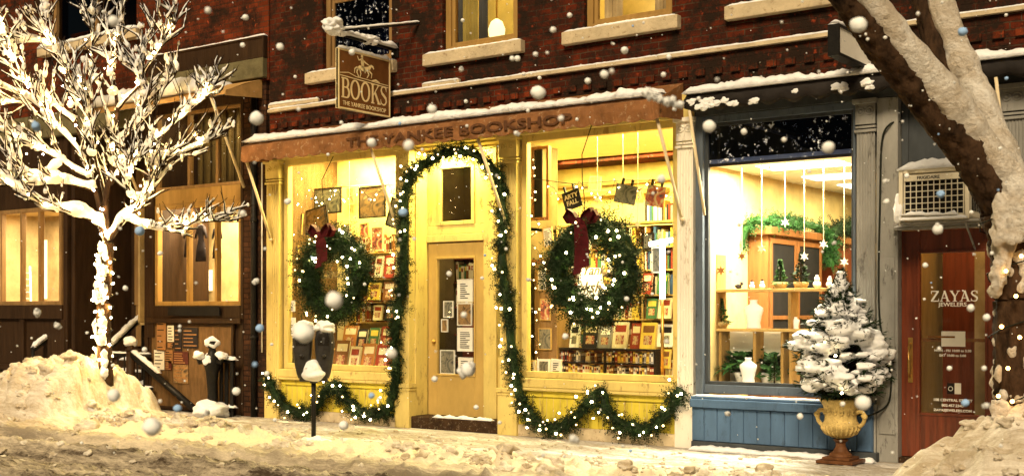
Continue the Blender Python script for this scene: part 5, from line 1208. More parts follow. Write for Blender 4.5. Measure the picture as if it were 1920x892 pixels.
m = MB(); cc = (A_+B_)/2; m.tube([cc+Vector((math.cos(a)*.022, -.004, math.sin(a)*.022)) for a in [2*pi*q/14 for q in range(15)]], .004, 5); m.build('emblem', 'paper', t)
sheet_on('small white sticker beside the black one on the red door', ((1790, 718), (1802, 738)), 'paper', nm='sticker', cat='sticker')

# ------------------------------------------------------------------ air conditioner
ax0, ax1 = X(1686, -.45), X(1815, -.45); az0, az1 = 2.56, Z(1750, 316, -.45)
ac = thing('air_conditioner', 'off white window air conditioner crusted with snow over the red door', 'air conditioner', ((ax0+ax1)/2, -.2, az0))
m = MB(); m.box(ax0, ax1, -.40, .1, az0, az1); m.build('case', 'ac', ac, bevel=.02)
m = MB(); w_ = .045; frame_boxes(m, ax0-.01, ax1+.01, az0-.01, az1+.01, -.45, -.401, w_); m.build('front_frame', 'ac', ac, bevel=.012)
m = MB(); m.box(ax0+.05, ax1-.05, -.408, -.402, az0+.05, az1-.05); m.build('cavity', 'dark', ac)
m = MB(); gx0_, gx1_, gz0_, gz1_ = ax0+.05, ax1-.05, az0+.045, az1-.10
for i in range(11): x = gx0_+(gx1_-gx0_)*i/10; m.box(x-.0045, x+.0045, -.428, -.422, gz0_, gz1_)
for i in range(7): z = gz0_+(gz1_-gz0_)*i/6; m.box(gx0_, gx1_, -.434, -.429, z-.0045, z+.0045)
m.build('grille', 'ac', ac)
m = MB(); m.box(ax0+.05, ax1-.05, -.446, -.41, az1-.115, az1-.052); m.build('top_band', 'ac', ac)
text_mb('FRIGIDAIRE', .045, ((ax0+ax1)/2-.05, -.4475, az1-.10), bold=.001).build('lettering', 'ink', ac)
m = MB()
for q in range(5): m.box(ax1+.001, ax1+.004, -.32+q*.06, -.28+q*.06, az0+.08, az1-.12)
m.build('side_vent', 'dark', ac)
m = MB(); snow_strip(m, (ax0-.03, -.19, az1+.005), (ax1+.02, -.19, az1+.005), .58, .13, 91, rag=.25); snow_strip(m, (ax0+.02, -.45, az0+.05), (ax1-.1, -.45, az0+.03), .06, .05, 92, rag=.8); m.blob((ax0-.02, -.38, az0+.1), .09, (.6, 1, 1.6), .4, seed=4); snow_strip(m, (ax0+.0, -.44, az0-.005), (ax1, -.44, az0-.005), .10, .03, 94); m.build('snow', 'snow', ac, smooth=True)
m = MB(); m.box(ax0-.03, ax1+.1, -.42, .1, az0-.035, az0-.013); m.tube([(ax1-.05, -.38, az0-.03), (ax1-.05, 0, az0-.3)], .012, 6); m.build('ledge', 'grey', ac, bevel=.004)
m = MB(); m.tube(smooth_path([Vector((-4.36, -.045, .9)), Vector((-4.49, -.05, 1.6)), Vector((-4.48, -.05, 2.9)), Vector((-4.46, -.05, 3.45)), Vector((-4.38, -.05, 3.62)), Vector((-4.29, .06, 3.66))]), .011, 6); m.tube(smooth_path([Vector((-4.36, -.045, .9)), Vector((-4.40, -.06, .62)), Vector((-4.60, -.20, .50)), Vector((-4.75, -.30, .62))]), .010, 6)
m.build('power_cord', 'wire', smooth=True, label='black power cord running up the grey post between urn and red door', cat='cord')

# ------------------------------------------------------------------ planter urn and snowy shrub
uc = Vector((-4.78, -.42, 0)); us = 1.0
ur = thing('planter_urn', 'gilt and brown classical urn on a square base by the blue shop', 'urn', uc)
m = MB(); m.box(uc.x-.20, uc.x+.20, uc.y-.20, uc.y+.20, .01, .045); m.box(uc.x-.15, uc.x+.15, uc.y-.15, uc.y+.15, .047, .075); m.lathe([(.125, .076), (.12, .10), (.08, .13), (.055, .18), (.05, .22), (.075, .245), (.08, .26), (.05, .27)], uc, 24); m.build('foot', 'urn_foot', ur, bevel=.004)
m = MB(); prof = [(.05, .271), (.10, .29), (.165, .33), (.195, .385), (.198, .42), (.175, .45), (.165, .49), (.168, .56), (.185, .62), (.215, .66), (.222, .675), (.215, .69), (.19, .69), (.17, .64)]
m.lathe(prof, uc, 32)
for i in range(22):
    a = 2*pi*i/22; pts = [uc+Vector((math.cos(a)*r, math.sin(a)*r, z)) for r, z in ((.09, .285), (.165, .325), (.198, .38), (.2, .42))]; m.tube(pts, [.008, .014, .016, .008], 6)
for i in range(16):
    a = 2*pi*i/16; c = uc+Vector((math.cos(a)*.172, math.sin(a)*.172, .555)); t_ = Vector((-math.sin(a), math.cos(a), 0))
    m.tube([c+t_*(.03*q/10*math.cos(q*.75))+Vector((0, 0, .045*q/10*math.sin(q*.75))) for q in range(11)], .008, 5)
m.build('bowl', 'urn', ur, smooth=True)
for s in (-1, 1):
    m = MB(); dx = Vector((RX*s, RY*s*0, 0)).normalized(); pts = [uc+dx*r+Vector((0, 0, z)) for r, z in ((.17, .55), (.23, .56), (.26, .51), (.245, .44), (.20, .40))]; m.tube(smooth_path(pts, 4), .022, 8); m.blob(pts[2], .035, amp=.2, sub=1); m.build('handle', 'urn', ur, smooth=True)
sc_ = uc+Vector((0, 0, .68)); sh = thing('snowy_shrub', 'conical evergreen shrub smothered in white snow, planted in the gilt urn', 'shrub', sc_)
r = random.Random(11); m = MB(); sn = MB(); wd_ = MB(); HH = 1.36
wd_.tube([sc_-Vector((0, 0, .1)), sc_+Vector((.0, 0, .6)), sc_+Vector((0, 0, HH))], [.03, .02, .006], 6)
def shrub_r(e):
    return .40*min(1, (e+.08)/.22)**.6*(1-smooth(.32, 1.0, e))**.9+.07*(1-e)+.012
for i in range(330):
    e = r.random()**1.1; a = r.uniform(0, 2*pi); R_ = shrub_r(e)*r.uniform(.70, 1.12)
    tip = sc_+Vector((math.cos(a)*R_, math.sin(a)*R_, .05+e*HH*.95)); root = sc_+Vector((0, 0, max(.02, .05+e*HH*.95-.16)))
    wd_.tube([root, (root+tip)/2+Vector((0, 0, .02)), tip], [.012, .008, .004], 5)
    d = (tip-root).normalized()
    for q in range(26):
        s_ = r.uniform(.35, 1.16); m.blade(root.lerp(tip, s_), d+Vector((r.uniform(-1, 1), r.uniform(-1, 1), r.uniform(-.9, .4))), r.uniform(.05, .11), .015)
    if (e > .05 or r.random() < .35) and r.random() < .95:
        sz = r.uniform(.05, .125)*(1.08 if e < .55 else .7 if e < .75 else .42)
        q = root.lerp(tip, r.uniform(.72, .97)); sn.blob(q+Vector((0, 0, .04)), sz*.92, (1.2, 1.2, .55), .22, 1.3, i, 2)
        if r.random() < .8: sn.blob(q-d*sz*1.2+Vector((0, 0, .045)), sz*.7, (1.2, 1.2, .6), .4, 1.6, i+500, 2)
wd_.build('branches', 'twig', sh); m.build('foliage', 'needle', sh); sn.build('snow', 'snow', sh, smooth=True, remesh=.012)
sb = thing('string_lights', 'few warm bulbs tucked low in the snowy shrub in the urn', 'string lights', sc_+Vector((.1, -.3, .0)))
for dx, dz in ((.18, .10), (-.02, .62), (.10, .48)): bulb(sb, sc_+Vector((dx, -.46+.1*dz, dz)), r=.016)

# ------------------------------------------------------------------ parking meter
mc = Vector((-10.82, -2.22, 0)); pm = thing('parking_meter', 'double headed grey parking meter on a black pole, capped with snow', 'parking meter', mc)
ax = Vector((RX, RY, 0))
m = MB(); m.tube([mc, mc+Vector((0, 0, .80))], .030, 12); m.build('pole', 'iron', pm, smooth=True)
m = MB(); m.tube([mc+ax*-.17+Vector((0, 0, .80)), mc+ax*.17+Vector((0, 0, .80))], .045, 10); m.tube([mc+Vector((0, 0, .74)), mc+Vector((0, 0, .82))], .05, 10); m.build('yoke', 'meter', pm, smooth=True)
for s in (-1, 1):
    c = mc+ax*(.135*s); m = MB(); vs_, fs_ = [], []; n = 20
    pr = [(.055, .80, .05), (.075, .86, .06), (.098, .97, .08), (.115, 1.12, .09), (.120, 1.24, .095), (.118, 1.30, .095), (.105, 1.37, .085), (.07, 1.43, .06), (.02, 1.455, .02)]
    for a_, z_, b_ in pr:
        for j in range(n):
            an = 2*pi*j/n; ca, sa = math.cos(an), math.sin(an); ex = .75
            vs_.append(c+ax*(math.copysign(abs(ca)**ex, ca)*a_)+Vector((-RY, RX, 0))*(math.copysign(abs(sa)**ex, sa)*b_)+Vector((0, 0, z_)))
    for i in range(len(pr)-1):
        for j in range(n): fs_.append((i*n+j, i*n+(j+1) % n, (i+1)*n+(j+1) % n, (i+1)*n+j))
    fs_ += [tuple(range(n-1, -1, -1)), tuple(range(len(vs_)-n, len(vs_)))]
    m.add(vs_, fs_); hd = m.build('meter_head', 'meter', pm, smooth=True)
    f = Vector((RY, -RX, 0)); m = MB()
    o = c+f*.094
    m.add([o+ax*a_+Vector((0, 0, z_)) for a_, z_ in ((-.07, 1.2), (.07, 1.2), (.075, 1.30), (.05, 1.36), (-.05, 1.36), (-.075, 1.30))], [(0, 1, 2, 3, 4, 5)]); m.build('dial_window', 'glass_dark', hd)
    m = MB(); m.tube([o+Vector((0, 0, 1.08)), o+f*.025+Vector((0, 0, 1.08))], .024, 10); m.tube([o+ax*-.03+f*.03+Vector((0, 0, 1.08)), o+ax*.03+f*.03+Vector((0, 0, 1.08))], .010, 6); m.build('coin_knob', 'meter', hd, smooth=True)
    m = MB(); m.blob(c+Vector((0, 0, 1.42)), .118, (1.04, .95, .72), .30, 1.9, 3+s, 3); m.build('snow_cap', 'snow', hd, smooth=True)
m = MB(); m.blob(mc+Vector((RY*.04, -RX*.04, .90)), .13, (.95, .9, 1.0), .13, 1.2, 9, 3); m.blob(mc+Vector((RY*.04, -RX*.04, .84)), .15, (1.05, .95, .5), .13, 1.2, 2, 3); m.build('snow', 'snow', pm, smooth=True, remesh=.012)
m = MB(); m.blob(mc+Vector((0, 0, .0)), .17, (1.3, 1.1, .5), .3, 1.4, 9, 3); m.build('base_snow', 'snow', pm, smooth=True)

# ------------------------------------------------------------------ notice board, rails and posts on the left
nb = thing('notice_board', 'weathered plywood notice board below the ochre shop window', 'notice board', (-15.8, .03, .05))
m = MB(); m.box(-16.80, -14.80, .0, .045, .06, 1.43); m.build('board', 'notice', nb, bevel=.004)
m = MB(); frame_boxes(m, -16.83, -14.77, .03, 1.435, -.015, -.001, .05); m.build('frame', 'dark_wood', nb, bevel=.004)
for lab, q, mt in (('tall orange flyer at the left edge of the notice board', ((294, 598), (311, 658)), 'paper_orange'), ('cream flyer at the top of the notice board', ((314, 610), (326, 640)), 'paper'), ('black narrow poster at the top middle of the notice board', ((327, 612), (341, 658)), 'paper_dark'), ('black poster edged in white, largest on the notice board', ((343, 614), (371, 652)), 'paper_dark'), ('small dark card below the cream flyer on the notice board', ((313, 642), (326, 652)), 'paper_dark'), ('cream sheet half covered by a dark card, lower left of the notice board', ((289, 656), (308, 692)), 'paper'), ('orange flyer in the middle of the notice board', ((309, 656), (324, 680)), 'paper_orange'), ('maroon poster in the lower middle of the notice board', ((325, 659), (353, 682)), 'paper_maroon'), ('printed cream sheet lowest on the notice board', ((325, 684), (353, 717)), 'photo_b'), ('small dark card under the orange flyer on the notice board', ((309, 676), (322, 693)), 'paper_maroon')):
    t, A_, B_ = sheet_on(lab, q, mt, -.018, 'flyer', 'flyer'); t['group'] = 'flyers on the notice board'
    m = MB(); k_ = 5
    for i in range(k_):
        z_ = A_.z+(B_.z-A_.z)*(i+.7)/(k_+.6); x_ = A_.x+.02; m.box(x_, x_+(B_.x-A_.x-.04)*RND.uniform(.5, 1), -.0235, -.0205, z_-.008, z_+.008)
    m.build('printing', 'ink' if mt in ('paper', 'paper_orange') else 'paper_orange', t)
def rail_tube(mb, pts, r=.035): mb.tube(pts, r, 8)
hr = thing('stair_railing', 'dark sloping handrails with snow on them at the recessed entrance', 'railing', (-18, -.1, 0))
m = MB()
for a, b in (((62, 655), (152, 588)), ((206, 652), (268, 592))):
    p, q = P(*a, -.25), P(*b, .95 if a[0] < 100 else .6); m.tube([p, q], .05, 8); m.tube([p, Vector((p.x, p.y, 0))], .03, 8); m.tube([q, Vector((q.x, q.y, .3))], .03, 8)
m.build('handrail', 'iron', hr, smooth=True)
m = MB()
for a, b in (((62, 655), (152, 588)), ((206, 652), (268, 592))):
    p, q = P(*a, -.25), P(*b, .95 if a[0] < 100 else .6); snow_strip(m, p+Vector((0, 0, .04)), q+Vector((0, 0, .04)), .13, .07, 7, rag=.4)
m.build('snow', 'snow', hr, smooth=True)
nr = thing('stair_railing', 'dark railing sloping down past the notice board from a round topped newel post', 'railing', (-16.5, -.2, 0))
N0 = P(245, 655, -.25); N1 = P(368, 772, -.25)
m = MB(); m.tube([Vector((N0.x, N0.y, 0)), N0+Vector((0, 0, -.02))], .075, 10); m.lathe([(.085, 0), (.09, .03), (.05, .05), (.07, .09), (.02, .13)], N0+Vector((0, 0, -.02)), 12); m.build('newel_post', 'dark_wood', nr, smooth=True)
m = MB(); m.tube([N0+Vector((0, 0, -.06)), Vector((N1.x, N1.y, .06))], .055, 8); m.tube([N0+Vector((-.75, 0, -.1)), N0+Vector((.35, .12, -.1))], .03, 6); m.tube([N0+Vector((-.75, 0, -.65)), N0+Vector((.4, .12, -.65))], .03, 6); m.build('rail', 'iron', nr, smooth=True)
m = MB()
for q in range(7): x = N0.x-.7+q*.17; m.tube([(x, N0.y+.02, 0), (x, N0.y+.02, N0.z-.1)], .014, 6)
m.build('baluster', 'iron', nr)
m = MB(); m.blob(N0+Vector((0, 0, .13)), .11, (1, 1, .85), .15, 1.4, 5, 3); snow_strip(m, N0+Vector((0, 0, -.0)), N0.lerp(Vector((N1.x, N1.y, .06)), .45)+Vector((0, 0, .05)), .10, .05, 9, rag=.7); snow_strip(m, N0+Vector((-.75, 0, -.07)), N0+Vector((.35, .12, -.07)), .07, .03, 10); snow_strip(m, N0+Vector((-.75, 0, -.62)), N0+Vector((.4, .12, -.62)), .07, .03, 12); m.build('snow', 'snow', nr, smooth=True)
fp = thing('railing', 'short black picket railing with snow on its top rail beside the brick pier', 'railing', (-15, -.15, 0))
A_, B_ = P(392, 672, -.2), P(438, 678, -.2); m = MB(); m.tube([A_, B_], .03, 8); m.tube([Vector((A_.x, A_.y, .12)), Vector((B_.x, B_.y, .12))], .025, 8); m.build('rail', 'iron', fp)
m = MB()
for q in range(5): x = A_.x+(B_.x-A_.x)*(q+.3)/4.6; m.box(x-.035, x+.035, A_.y-.012, A_.y+.012, .0, A_.z-.03)
m.build('picket', 'iron', fp, bevel=.004)
m = MB(); snow_strip(m, A_+Vector((-.05, 0, .025)), B_+Vector((.05, 0, .025)), .12, .06, 14); snow_strip(m, Vector((A_.x+.2, A_.y, .14)), Vector((B_.x+.05, B_.y, .14)), .10, .04, 15); m.build('snow', 'snow', fp, smooth=True)
ps = thing('ornamental_post', 'dark ornamental post with pads of snow on its knobs before the notice board', 'post', P(398, 775, -.35)*1); pc = P(398, 775, -.35); pc.z = 0; zt_ = Z(398, 640, -.35)
m = MB(); m.lathe([(.14, 0), (.14, .08), (.09, .14), (.07, .35), (.085, .55), (.10, .70), (.13, .80), (.12, .92), (.07, .98), (.05, 1.05), (.09, 1.10), (.11, 1.17), (.08, zt_*.93), (.03, zt_)], pc, 16)
for a in (0, 2.1, 4.2): m.tube([pc+Vector((math.cos(a)*.05, math.sin(a)*.05, .86)), pc+Vector((math.cos(a)*.20, math.sin(a)*.20, .84)), pc+Vector((math.cos(a)*.22, math.sin(a)*.22, .92))], .035, 8)
m.build('post', 'iron', ps, smooth=True)
m = MB(); m.blob(pc+Vector((0, 0, zt_-.02)), .10, (1.1, 1.1, .9), .3, seed=1)
for a in (0, 2.1, 4.2): m.blob(pc+Vector((math.cos(a)*.21, math.sin(a)*.21, .95)), .075, (1.1, 1.1, .8), .35, seed=int(a))
m.blob(pc+Vector((-.02, -.08, .86)), .09, (1, .8, .9), .4, seed=8); m.blob(pc+Vector((0, -.03, .10)), .24, (1.3, 1, .6), .25, seed=4, sub=3); m.build('snow', 'snow', ps, smooth=True)
# garments hanging in the ochre window
for i, (px, pyt, pyb, lab) in enumerate(((353, 425, 482, 'short dark dress hanging in the ochre window, leftmost'), (377, 420, 490, 'long dark dress hanging in the middle of the ochre window'), (407, 425, 484, 'dark narrow coat hanging in the ochre window, nearest the pier'))):
    A_, B_ = P(px, pyb, .7), P(px, pyt, .7); h = B_.z-A_.z; t = thing('hanging_dress', lab, 'dress', A_); m = MB()
    pr = [(.20, 0), (.17, .35), (.10, .62), (.14, .85), (.15, .94), (.05, 1.0)]; m.lathe([(r_*h*1.0, z_*h) for r_, z_ in pr], A_, 14, sx=1, sy=.4)
    for s in (-1, 1): m.tube([A_+Vector((s*.12*h, 0, .92*h)), A_+Vector((s*.22*h, 0, .62*h))], [.045*h, .03*h], 7)
    m.build('cloth', 'cloth_dark', t, smooth=True); m = MB(); m.tube([B_, B_+Vector((0, 0, .06)), Vector((B_.x, .7, 3.45))], .008, 5); m.build('hanger', 'brass', t)
ld = thing('stepladder', 'pale stepladder standing inside the far left shop window', 'ladder', P(48, 572, .6)); A_ = P(40, 572, .6); B_ = P(45, 500, .8); A2 = P(58, 572, .6); B2 = P(56, 500, .8)
m = MB(); m.tube([A_, B_], .02, 6); m.tube([A2, B2], .02, 6); m.build('stile', 'porcelain', ld); m = MB()
for q in range(1, 6): m.tube([A_.lerp(B_, q/6), A2.lerp(B2, q/6)], .014, 6)
m.build('rung', 'porcelain', ld)

# ------------------------------------------------------------------ trees
def limb(bk, sn, pts, r0, r1, s0, s1, seed, snow=True, n=7):
    path = smooth_path(pts, 7); L = len(path); rr = random.Random(seed)
    path = [p+Vector((noise.noise(p*2.1+Vector((seed, 0, 0))), noise.noise(p*2.1+Vector((0, seed, 0))), noise.noise(p*2.1+Vector((0, 0, seed)))))*.05*min(1, i/6) for i, p in enumerate(path)]
    rad = [r0+(r1-r0)*i/(L-1) for i in range(L)]
    bk.tube(path, rad, n, jit=.15, rnd=rr)
    if snow:
        sp = []; sr = []
        for i, p in enumerate(path):
            e = i/(L-1); s = (s0+(s1-s0)*e)*1.4; q = .8+.5*noise.noise(p*3.2+Vector((seed, 2, 1)))+.3*noise.noise(p*9)
            t = (path[min(i+1, L-1)]-path[max(i-1, 0)]).normalized(); hz = max(.35, math.sqrt(max(0, 1-t.z*t.z)))
            sr.append(max(.008, s*q*hz)); sp.append(p+Vector((.1*s, -.15*s, 1))*(rad[i]*.55+sr[-1]*.45))
        sn.tube(sp, sr, 9, jit=.10, rnd=rr)
    return path
tr = thing('street_tree', 'small bare street tree loaded with amber lit snow beside the tall snow bank', 'tree', (-15.8, -1.6, 0))
bk, sn = MB(), MB(); rt = random.Random(5)
TD = 18.55
def T(px, py, dz=0): return D(px, py, TD+dz)
trunk = smooth_path([D(199, 800, TD), T(198, 700), T(194, 610), T(197, 530), T(203, 455)], 6)
tb = MB(); tb.tube(trunk, [.125-.035*i/(len(trunk)-1) for i in range(len(trunk))], 12, jit=.12)
tb.build('trunk', 'bark', tr, smooth=True)
LIMBS = [
 ([(203, 455, 0), (180, 420, -.2), (140, 398, -.4), (80, 380, -.7), (10, 345, -.9), (-40, 320, -1)], .055, .10),
 ([(203, 455, 0), (192, 400, .1), (168, 330, .2), (140, 215, .3), (118, 120, .3), (60, 30, .2)], .06, .055),
 ([(176, 355, .1), (120, 340, -.2), (60, 345, -.5), (-20, 325, -.6)], .04, .085),
 ([(165, 335, .2), (110, 300, 0), (45, 265, -.2), (-20, 235, -.3)], .04, .075),
 ([(203, 455, 0), (198, 390, -.2), (214, 290, -.2), (218, 200, -.1), (214, 120, 0), (228, 40, .1)], .055, .05),
 ([(207, 345, -.2), (255, 290, -.5), (330, 232, -.7), (402, 160, -.9)], .035, .065),
 ([(204, 450, 0), (232, 412, -.3), (262, 385, -.5), (290, 345, -.5), (300, 312, -.5)], .045, .07),
 ([(236, 408, -.3), (285, 428, -.7), (345, 425, -.8), (398, 408, -.9)], .03, .075),
 ([(213, 312, -.2), (260, 290, -.3), (325, 292, -.4), (388, 268, -.4)], .028, .07),
 ([(142, 230, .3), (92, 190, .2), (35, 130, .1), (5, 50, .1)], .035, .07),
 ([(132, 160, .3), (104, 90, .3), (88, 15, .3), (80, -40, .3)], .025, .065),
 ([(217, 210, -.1), (258, 160, -.2), (298, 100, -.2), (328, 50, -.2)], .028, .05),
 ([(158, 300, .2), (112, 240, .1), (60, 185, .1), (-15, 155, 0)], .03, .07),
 ([(215, 245, -.1), (185, 165, .2), (172, 85, .3), (180, 20, .3)], .028, .05),
 ([(225, 262, -.2), (280, 215, -.2), (318, 150, -.1)], .024, .055),
 ([(120, 300, .1), (70, 330, -.2), (20, 300, -.3)], .02, .07),
 ([(92, 190, .2), (40, 190, .4), (-10, 200, .4)], .02, .07),
 ([(104, 90, .3), (50, 75, .4), (10, 90, .5)], .02, .07),
 ([(200, 380, -.1), (180, 300, -.5), (170, 230, -.7), (150, 160, -.8)], .025, .05),
 ([(255, 290, -.5), (250, 240, -.6), (270, 190, -.7), (262, 130, -.7)], .02, .045),
 ([(262, 385, -.5), (240, 350, -.7), (245, 318, -.8)], .016, .045),
]
paths = []
for i, (pts, r0, s0) in enumerate(LIMBS): paths.append((limb(bk, sn, [T(*p) for p in pts], r0, .010, s0, s0*.45, i), s0))
TIP = MB()
def twig(p, d, L, lvl, seed):
    pts = [p]; q = p
    for k in range(5):
        d = (d+Vector((rt.uniform(-.22, .22), rt.uniform(-.22, .22), rt.uniform(-.12, .16)))).normalized(); q = q+d*(L/5); pts.append(q)
    bk.tube(pts, [.012, .011, .009, .008, .006, .003], 5)
    seg = smooth_path(pts[:-1], 3); n_ = len(seg); w_ = rt.uniform(.015, .031)     # snow lying all along the twig
    sn.tube([pp+Vector((-.003, .0, .010+w_*.6)) for pp in seg], [max(.003, w_*(1-.85*i/n_)*(.9+.8*noise.noise(pp*14))) for i, pp in enumerate(seg)], 7, jit=.1)
    if rt.random() < .30:                                    # a pad of snow caught in a fork, leaf shaped
        sn.blob(pts[rt.choice([2, 3, 4])]+Vector((0, -.01, .02)), rt.uniform(.018, .040), (1.0, .7, rt.uniform(.8, 1.8)), .3, 1.0, seed, 2)
    if lvl > 0:
        for k in range(3): twig(pts[rt.choice([1, 2, 3, 4])], (d+Vector((rt.uniform(-.9, .9), rt.uniform(-.7, .5), rt.uniform(-.2, .8)))).normalized(), L*rt.uniform(.45, .8), lvl-1, seed*3+k)
    else:
        e = (d+Vector((rt.uniform(-.7, .7), rt.uniform(-.4, .4), rt.uniform(0, .7)))).normalized(); bk.tube([pts[3], pts[3]+e*L*.3, pts[3]+e*L*.55+Vector((0, 0, .02))], [.006, .005, .004], 4)
for i, (path, s0) in enumerate(paths):
    n = len(path)
    for j in range(int(7+len(path)*.44)):
        k = rt.randrange(int(n*.28), n); t = (path[min(k+1, n-1)]-path[k-1]).normalized()
        twig(path[k], (t*1.25+Vector((rt.uniform(-.75, .75), rt.uniform(-.7, .5), rt.uniform(-.25, .6)))).normalized(), rt.uniform(.3, .7), 1, i*50+j)
        if rt.random() < .4: sn.blob(path[k]+Vector((rt.uniform(-.03, .03), -.04, .04)), rt.uniform(.04, .075), (1.15, .8, .85), .35, 1.5, i*7+j, 2)
for i in range(46): p = trunk[6+int((len(trunk)-7)*rt.random())]; sn.blob(p+Vector((rt.uniform(-.10, .10), -.07, rt.uniform(-.05, .05))), rt.uniform(.035, .075), (1, .8, 1.5), .35, 1.4, i, 2)
bk.build('crown', 'twig', tr, smooth=True); sn.build('snow', 'snow', tr, smooth=True)
lt = thing('string_lights', 'string of amber bulbs on trunk and limbs of the small snowy tree, crown ones added', 'string lights', (-15.8, -1.7, .9))
lp_ = []
for i in range(150):
    e = i/149; k = e*(len(trunk)-1); a = int(k); p = trunk[a].lerp(trunk[min(a+1, len(trunk)-1)], k-a); an = e*2*pi*15; lp_.append(p+Vector((math.cos(an)*.135, math.sin(an)*.135, 0)))
m = MB(); m.tube(lp_[40:], .005, 4); m.build('wire', 'wire', lt)
for i in range(42, 150, 3): bulb(lt, lp_[i]+Vector((rt.uniform(-.02, .02), -.03, rt.uniform(-.02, .02))), 'bulb_amber', .018)
for pi_ in (0, 1, 2, 3, 4, 5, 6, 7, 8, 9, 11, 12):
    path = paths[pi_][0]
    for k in range(3, len(path)-2, 4): bulb(lt, path[k]+Vector((RY, -RX, 0))*(paths[pi_][1]*1.3*(1-.5*k/len(path))+.05)+Vector((rt.uniform(-.05, .05), 0, rt.uniform(-.02, .12))), 'bulb_amber', .015)
for i in range(70):  # extra bulbs added through the crown to turn its snow golden
    pa = paths[rt.randrange(len(paths))][0]; p = pa[rt.randrange(int(len(pa)*.3), len(pa))]; bulb(lt, p+Vector((RY, -RX, 0))*.13+Vector((rt.uniform(-.15, .15), 0, rt.uniform(-.05, .25))), 'bulb_amber', .011)
# the big tree at the right
TR = 10.45
def B(px, py, dz=0): return D(px, py, TR+dz)
bt = thing('street_tree', 'thick leaning street tree with furrowed dark bark and cream snow along its limbs', 'tree', (-2.5, -2.2, 0))
def px2m(w, dz=0): return w*(TR+dz)/2300/2
bm_ = MB(); b2 = MB()
def furrow(mb, pts, ra, rb, n=44, amp=.15):
    path = smooth_path(pts, 16); L = len(path); k0 = len(mb.v)
    mb.tube(path, [ra+(rb-ra)*i/(L-1) for i in range(L)], n)
    for i in range(L):
        for j in range(n):
            v = mb.v[k0+i*n+j]; q = Vector((v.x*15, v.y*15, v.z*5)); r = v-path[i]
            mb.v[k0+i*n+j] = path[i]+r*(1+amp*(1-2.6*abs(noise.noise(q)))+.07*noise.noise(v*3)+.05*noise.noise(v*30))
    return smooth_path(pts, 6)
tp = smooth_path([B(1925, 1000), B(1922, 900), B(1918, 760), B(1916, 640), B(1912, 540), B(1905, 460), B(1885, 395)], 6)
furrow(bm_, [B(1925, 1000), B(1922, 900), B(1918, 760), B(1916, 640), B(1912, 540), B(1905, 460), B(1885, 395)], px2m(96), px2m(84)); bm_.build('trunk', 'bark', bt, smooth=True)
l1 = furrow(b2, [B(1908, 450), B(1882, 375), B(1812, 268, -.1), B(1730, 168, -.2), B(1665, 90, -.3), B(1610, 15, -.4), B(1545, -80, -.5)], px2m(86), px2m(60))
l2 = furrow(b2, [B(1885, 395, .1), B(1855, 300, .25), B(1812, 195, .4), B(1780, 120, .5), B(1752, 40, .6), B(1735, -40, .7)], px2m(84), px2m(56))
l3 = furrow(b2, [B(1912, 470), B(1955, 360, -.2), B(2010, 240, -.3), B(2050, 100, -.4)], px2m(80), px2m(60))
b2.build('limb', 'bark', bt, smooth=True)
sn = MB(); rs = random.Random(3)
def limb_snow(path, w0, w1, off, seed, i0=0):
    L = len(path); sp, sr = [], []
    right = Vector((RX, RY, 0))
    for i in range(i0, L):
        p = path[i]; e = i/(L-1); w_ = px2m(w0+(w1-w0)*e)*(1+.22*noise.noise(p*4+Vector((seed, 0, 0)))+.16*noise.noise(p*11)); t = (path[min(i+1, L-1)]-path[max(i-1, 0)]).normalized()
        up = (Vector((0, 0, 1))-t*t.z); up = up.normalized() if up.length > .1 else right
        sp.append(p+up*px2m(off)+Vector((RY, -RX, 0))*px2m(42)+right*px2m(6)); sr.append(w_)
    sn.tube(sp, sr, 24, jit=.16, rnd=rs)
limb_snow(l1, 68, 54, 30, 1, 2); limb_snow(l2, 66, 46, 26, 2, 2); limb_snow(l3, 70, 55, 30, 3)
for p, r_, sc3 in ((B(1893, 420, -.25), 44, (1, .8, 1.5)), (B(1880, 470, -.2), 26, (.8, .8, 2)), (B(1872, 515, -.2), 24, (.8, .8, 1.8)), (B(1866, 545, -.15), 17, (1, .8, 1)), (B(1872, 700, -.2), 13, (.7, .8, 1.6)), (B(1880, 785, -.2), 30, (1, .8, 1.5)), (B(1905, 355, -.2), 30, (.9, .8, 2))):
    sn.blob(p, px2m(r_)*2*.75, sc3, .42, 2.2, int(r_), 3)
for i in range(40):
    p = tp[rs.randrange(6, len(tp))]; an = rs.uniform(pi*.95, pi*1.75); sn.blob(p+Vector((math.cos(an), math.sin(an), 0))*px2m(rs.uniform(84, 98)), rs.uniform(.02, .055), (1, 1, 1.5), .4, 2, i, 2)
sn.build('snow', 'snow_limb', bt, smooth=True, remesh=.015)
rl = thing('string_lights', 'amber bulbs wound up the furrowed trunk of the thick leaning tree', 'string lights', B(1900, 760, -.3)); pts = []
for i in range(40):
    e = i/39; k = e*(len(tp)-1); a = int(k); p = tp[a].lerp(tp[min(a+1, len(tp)-1)], k-a); an = e*2*pi*5; pts.append(p+Vector((math.cos(an), math.sin(an), 0))*(px2m(118)))
m = MB(); m.tube(pts, .006, 4); m.build('wire', 'wire', rl)
for px, py in ((1886, 508), (1905, 555), (1878, 612), (1912, 632), (1872, 742), (1898, 752), (1915, 480), (1890, 690)): bulb(rl, B(px, py, -.30), 'bulb_tree', .017)

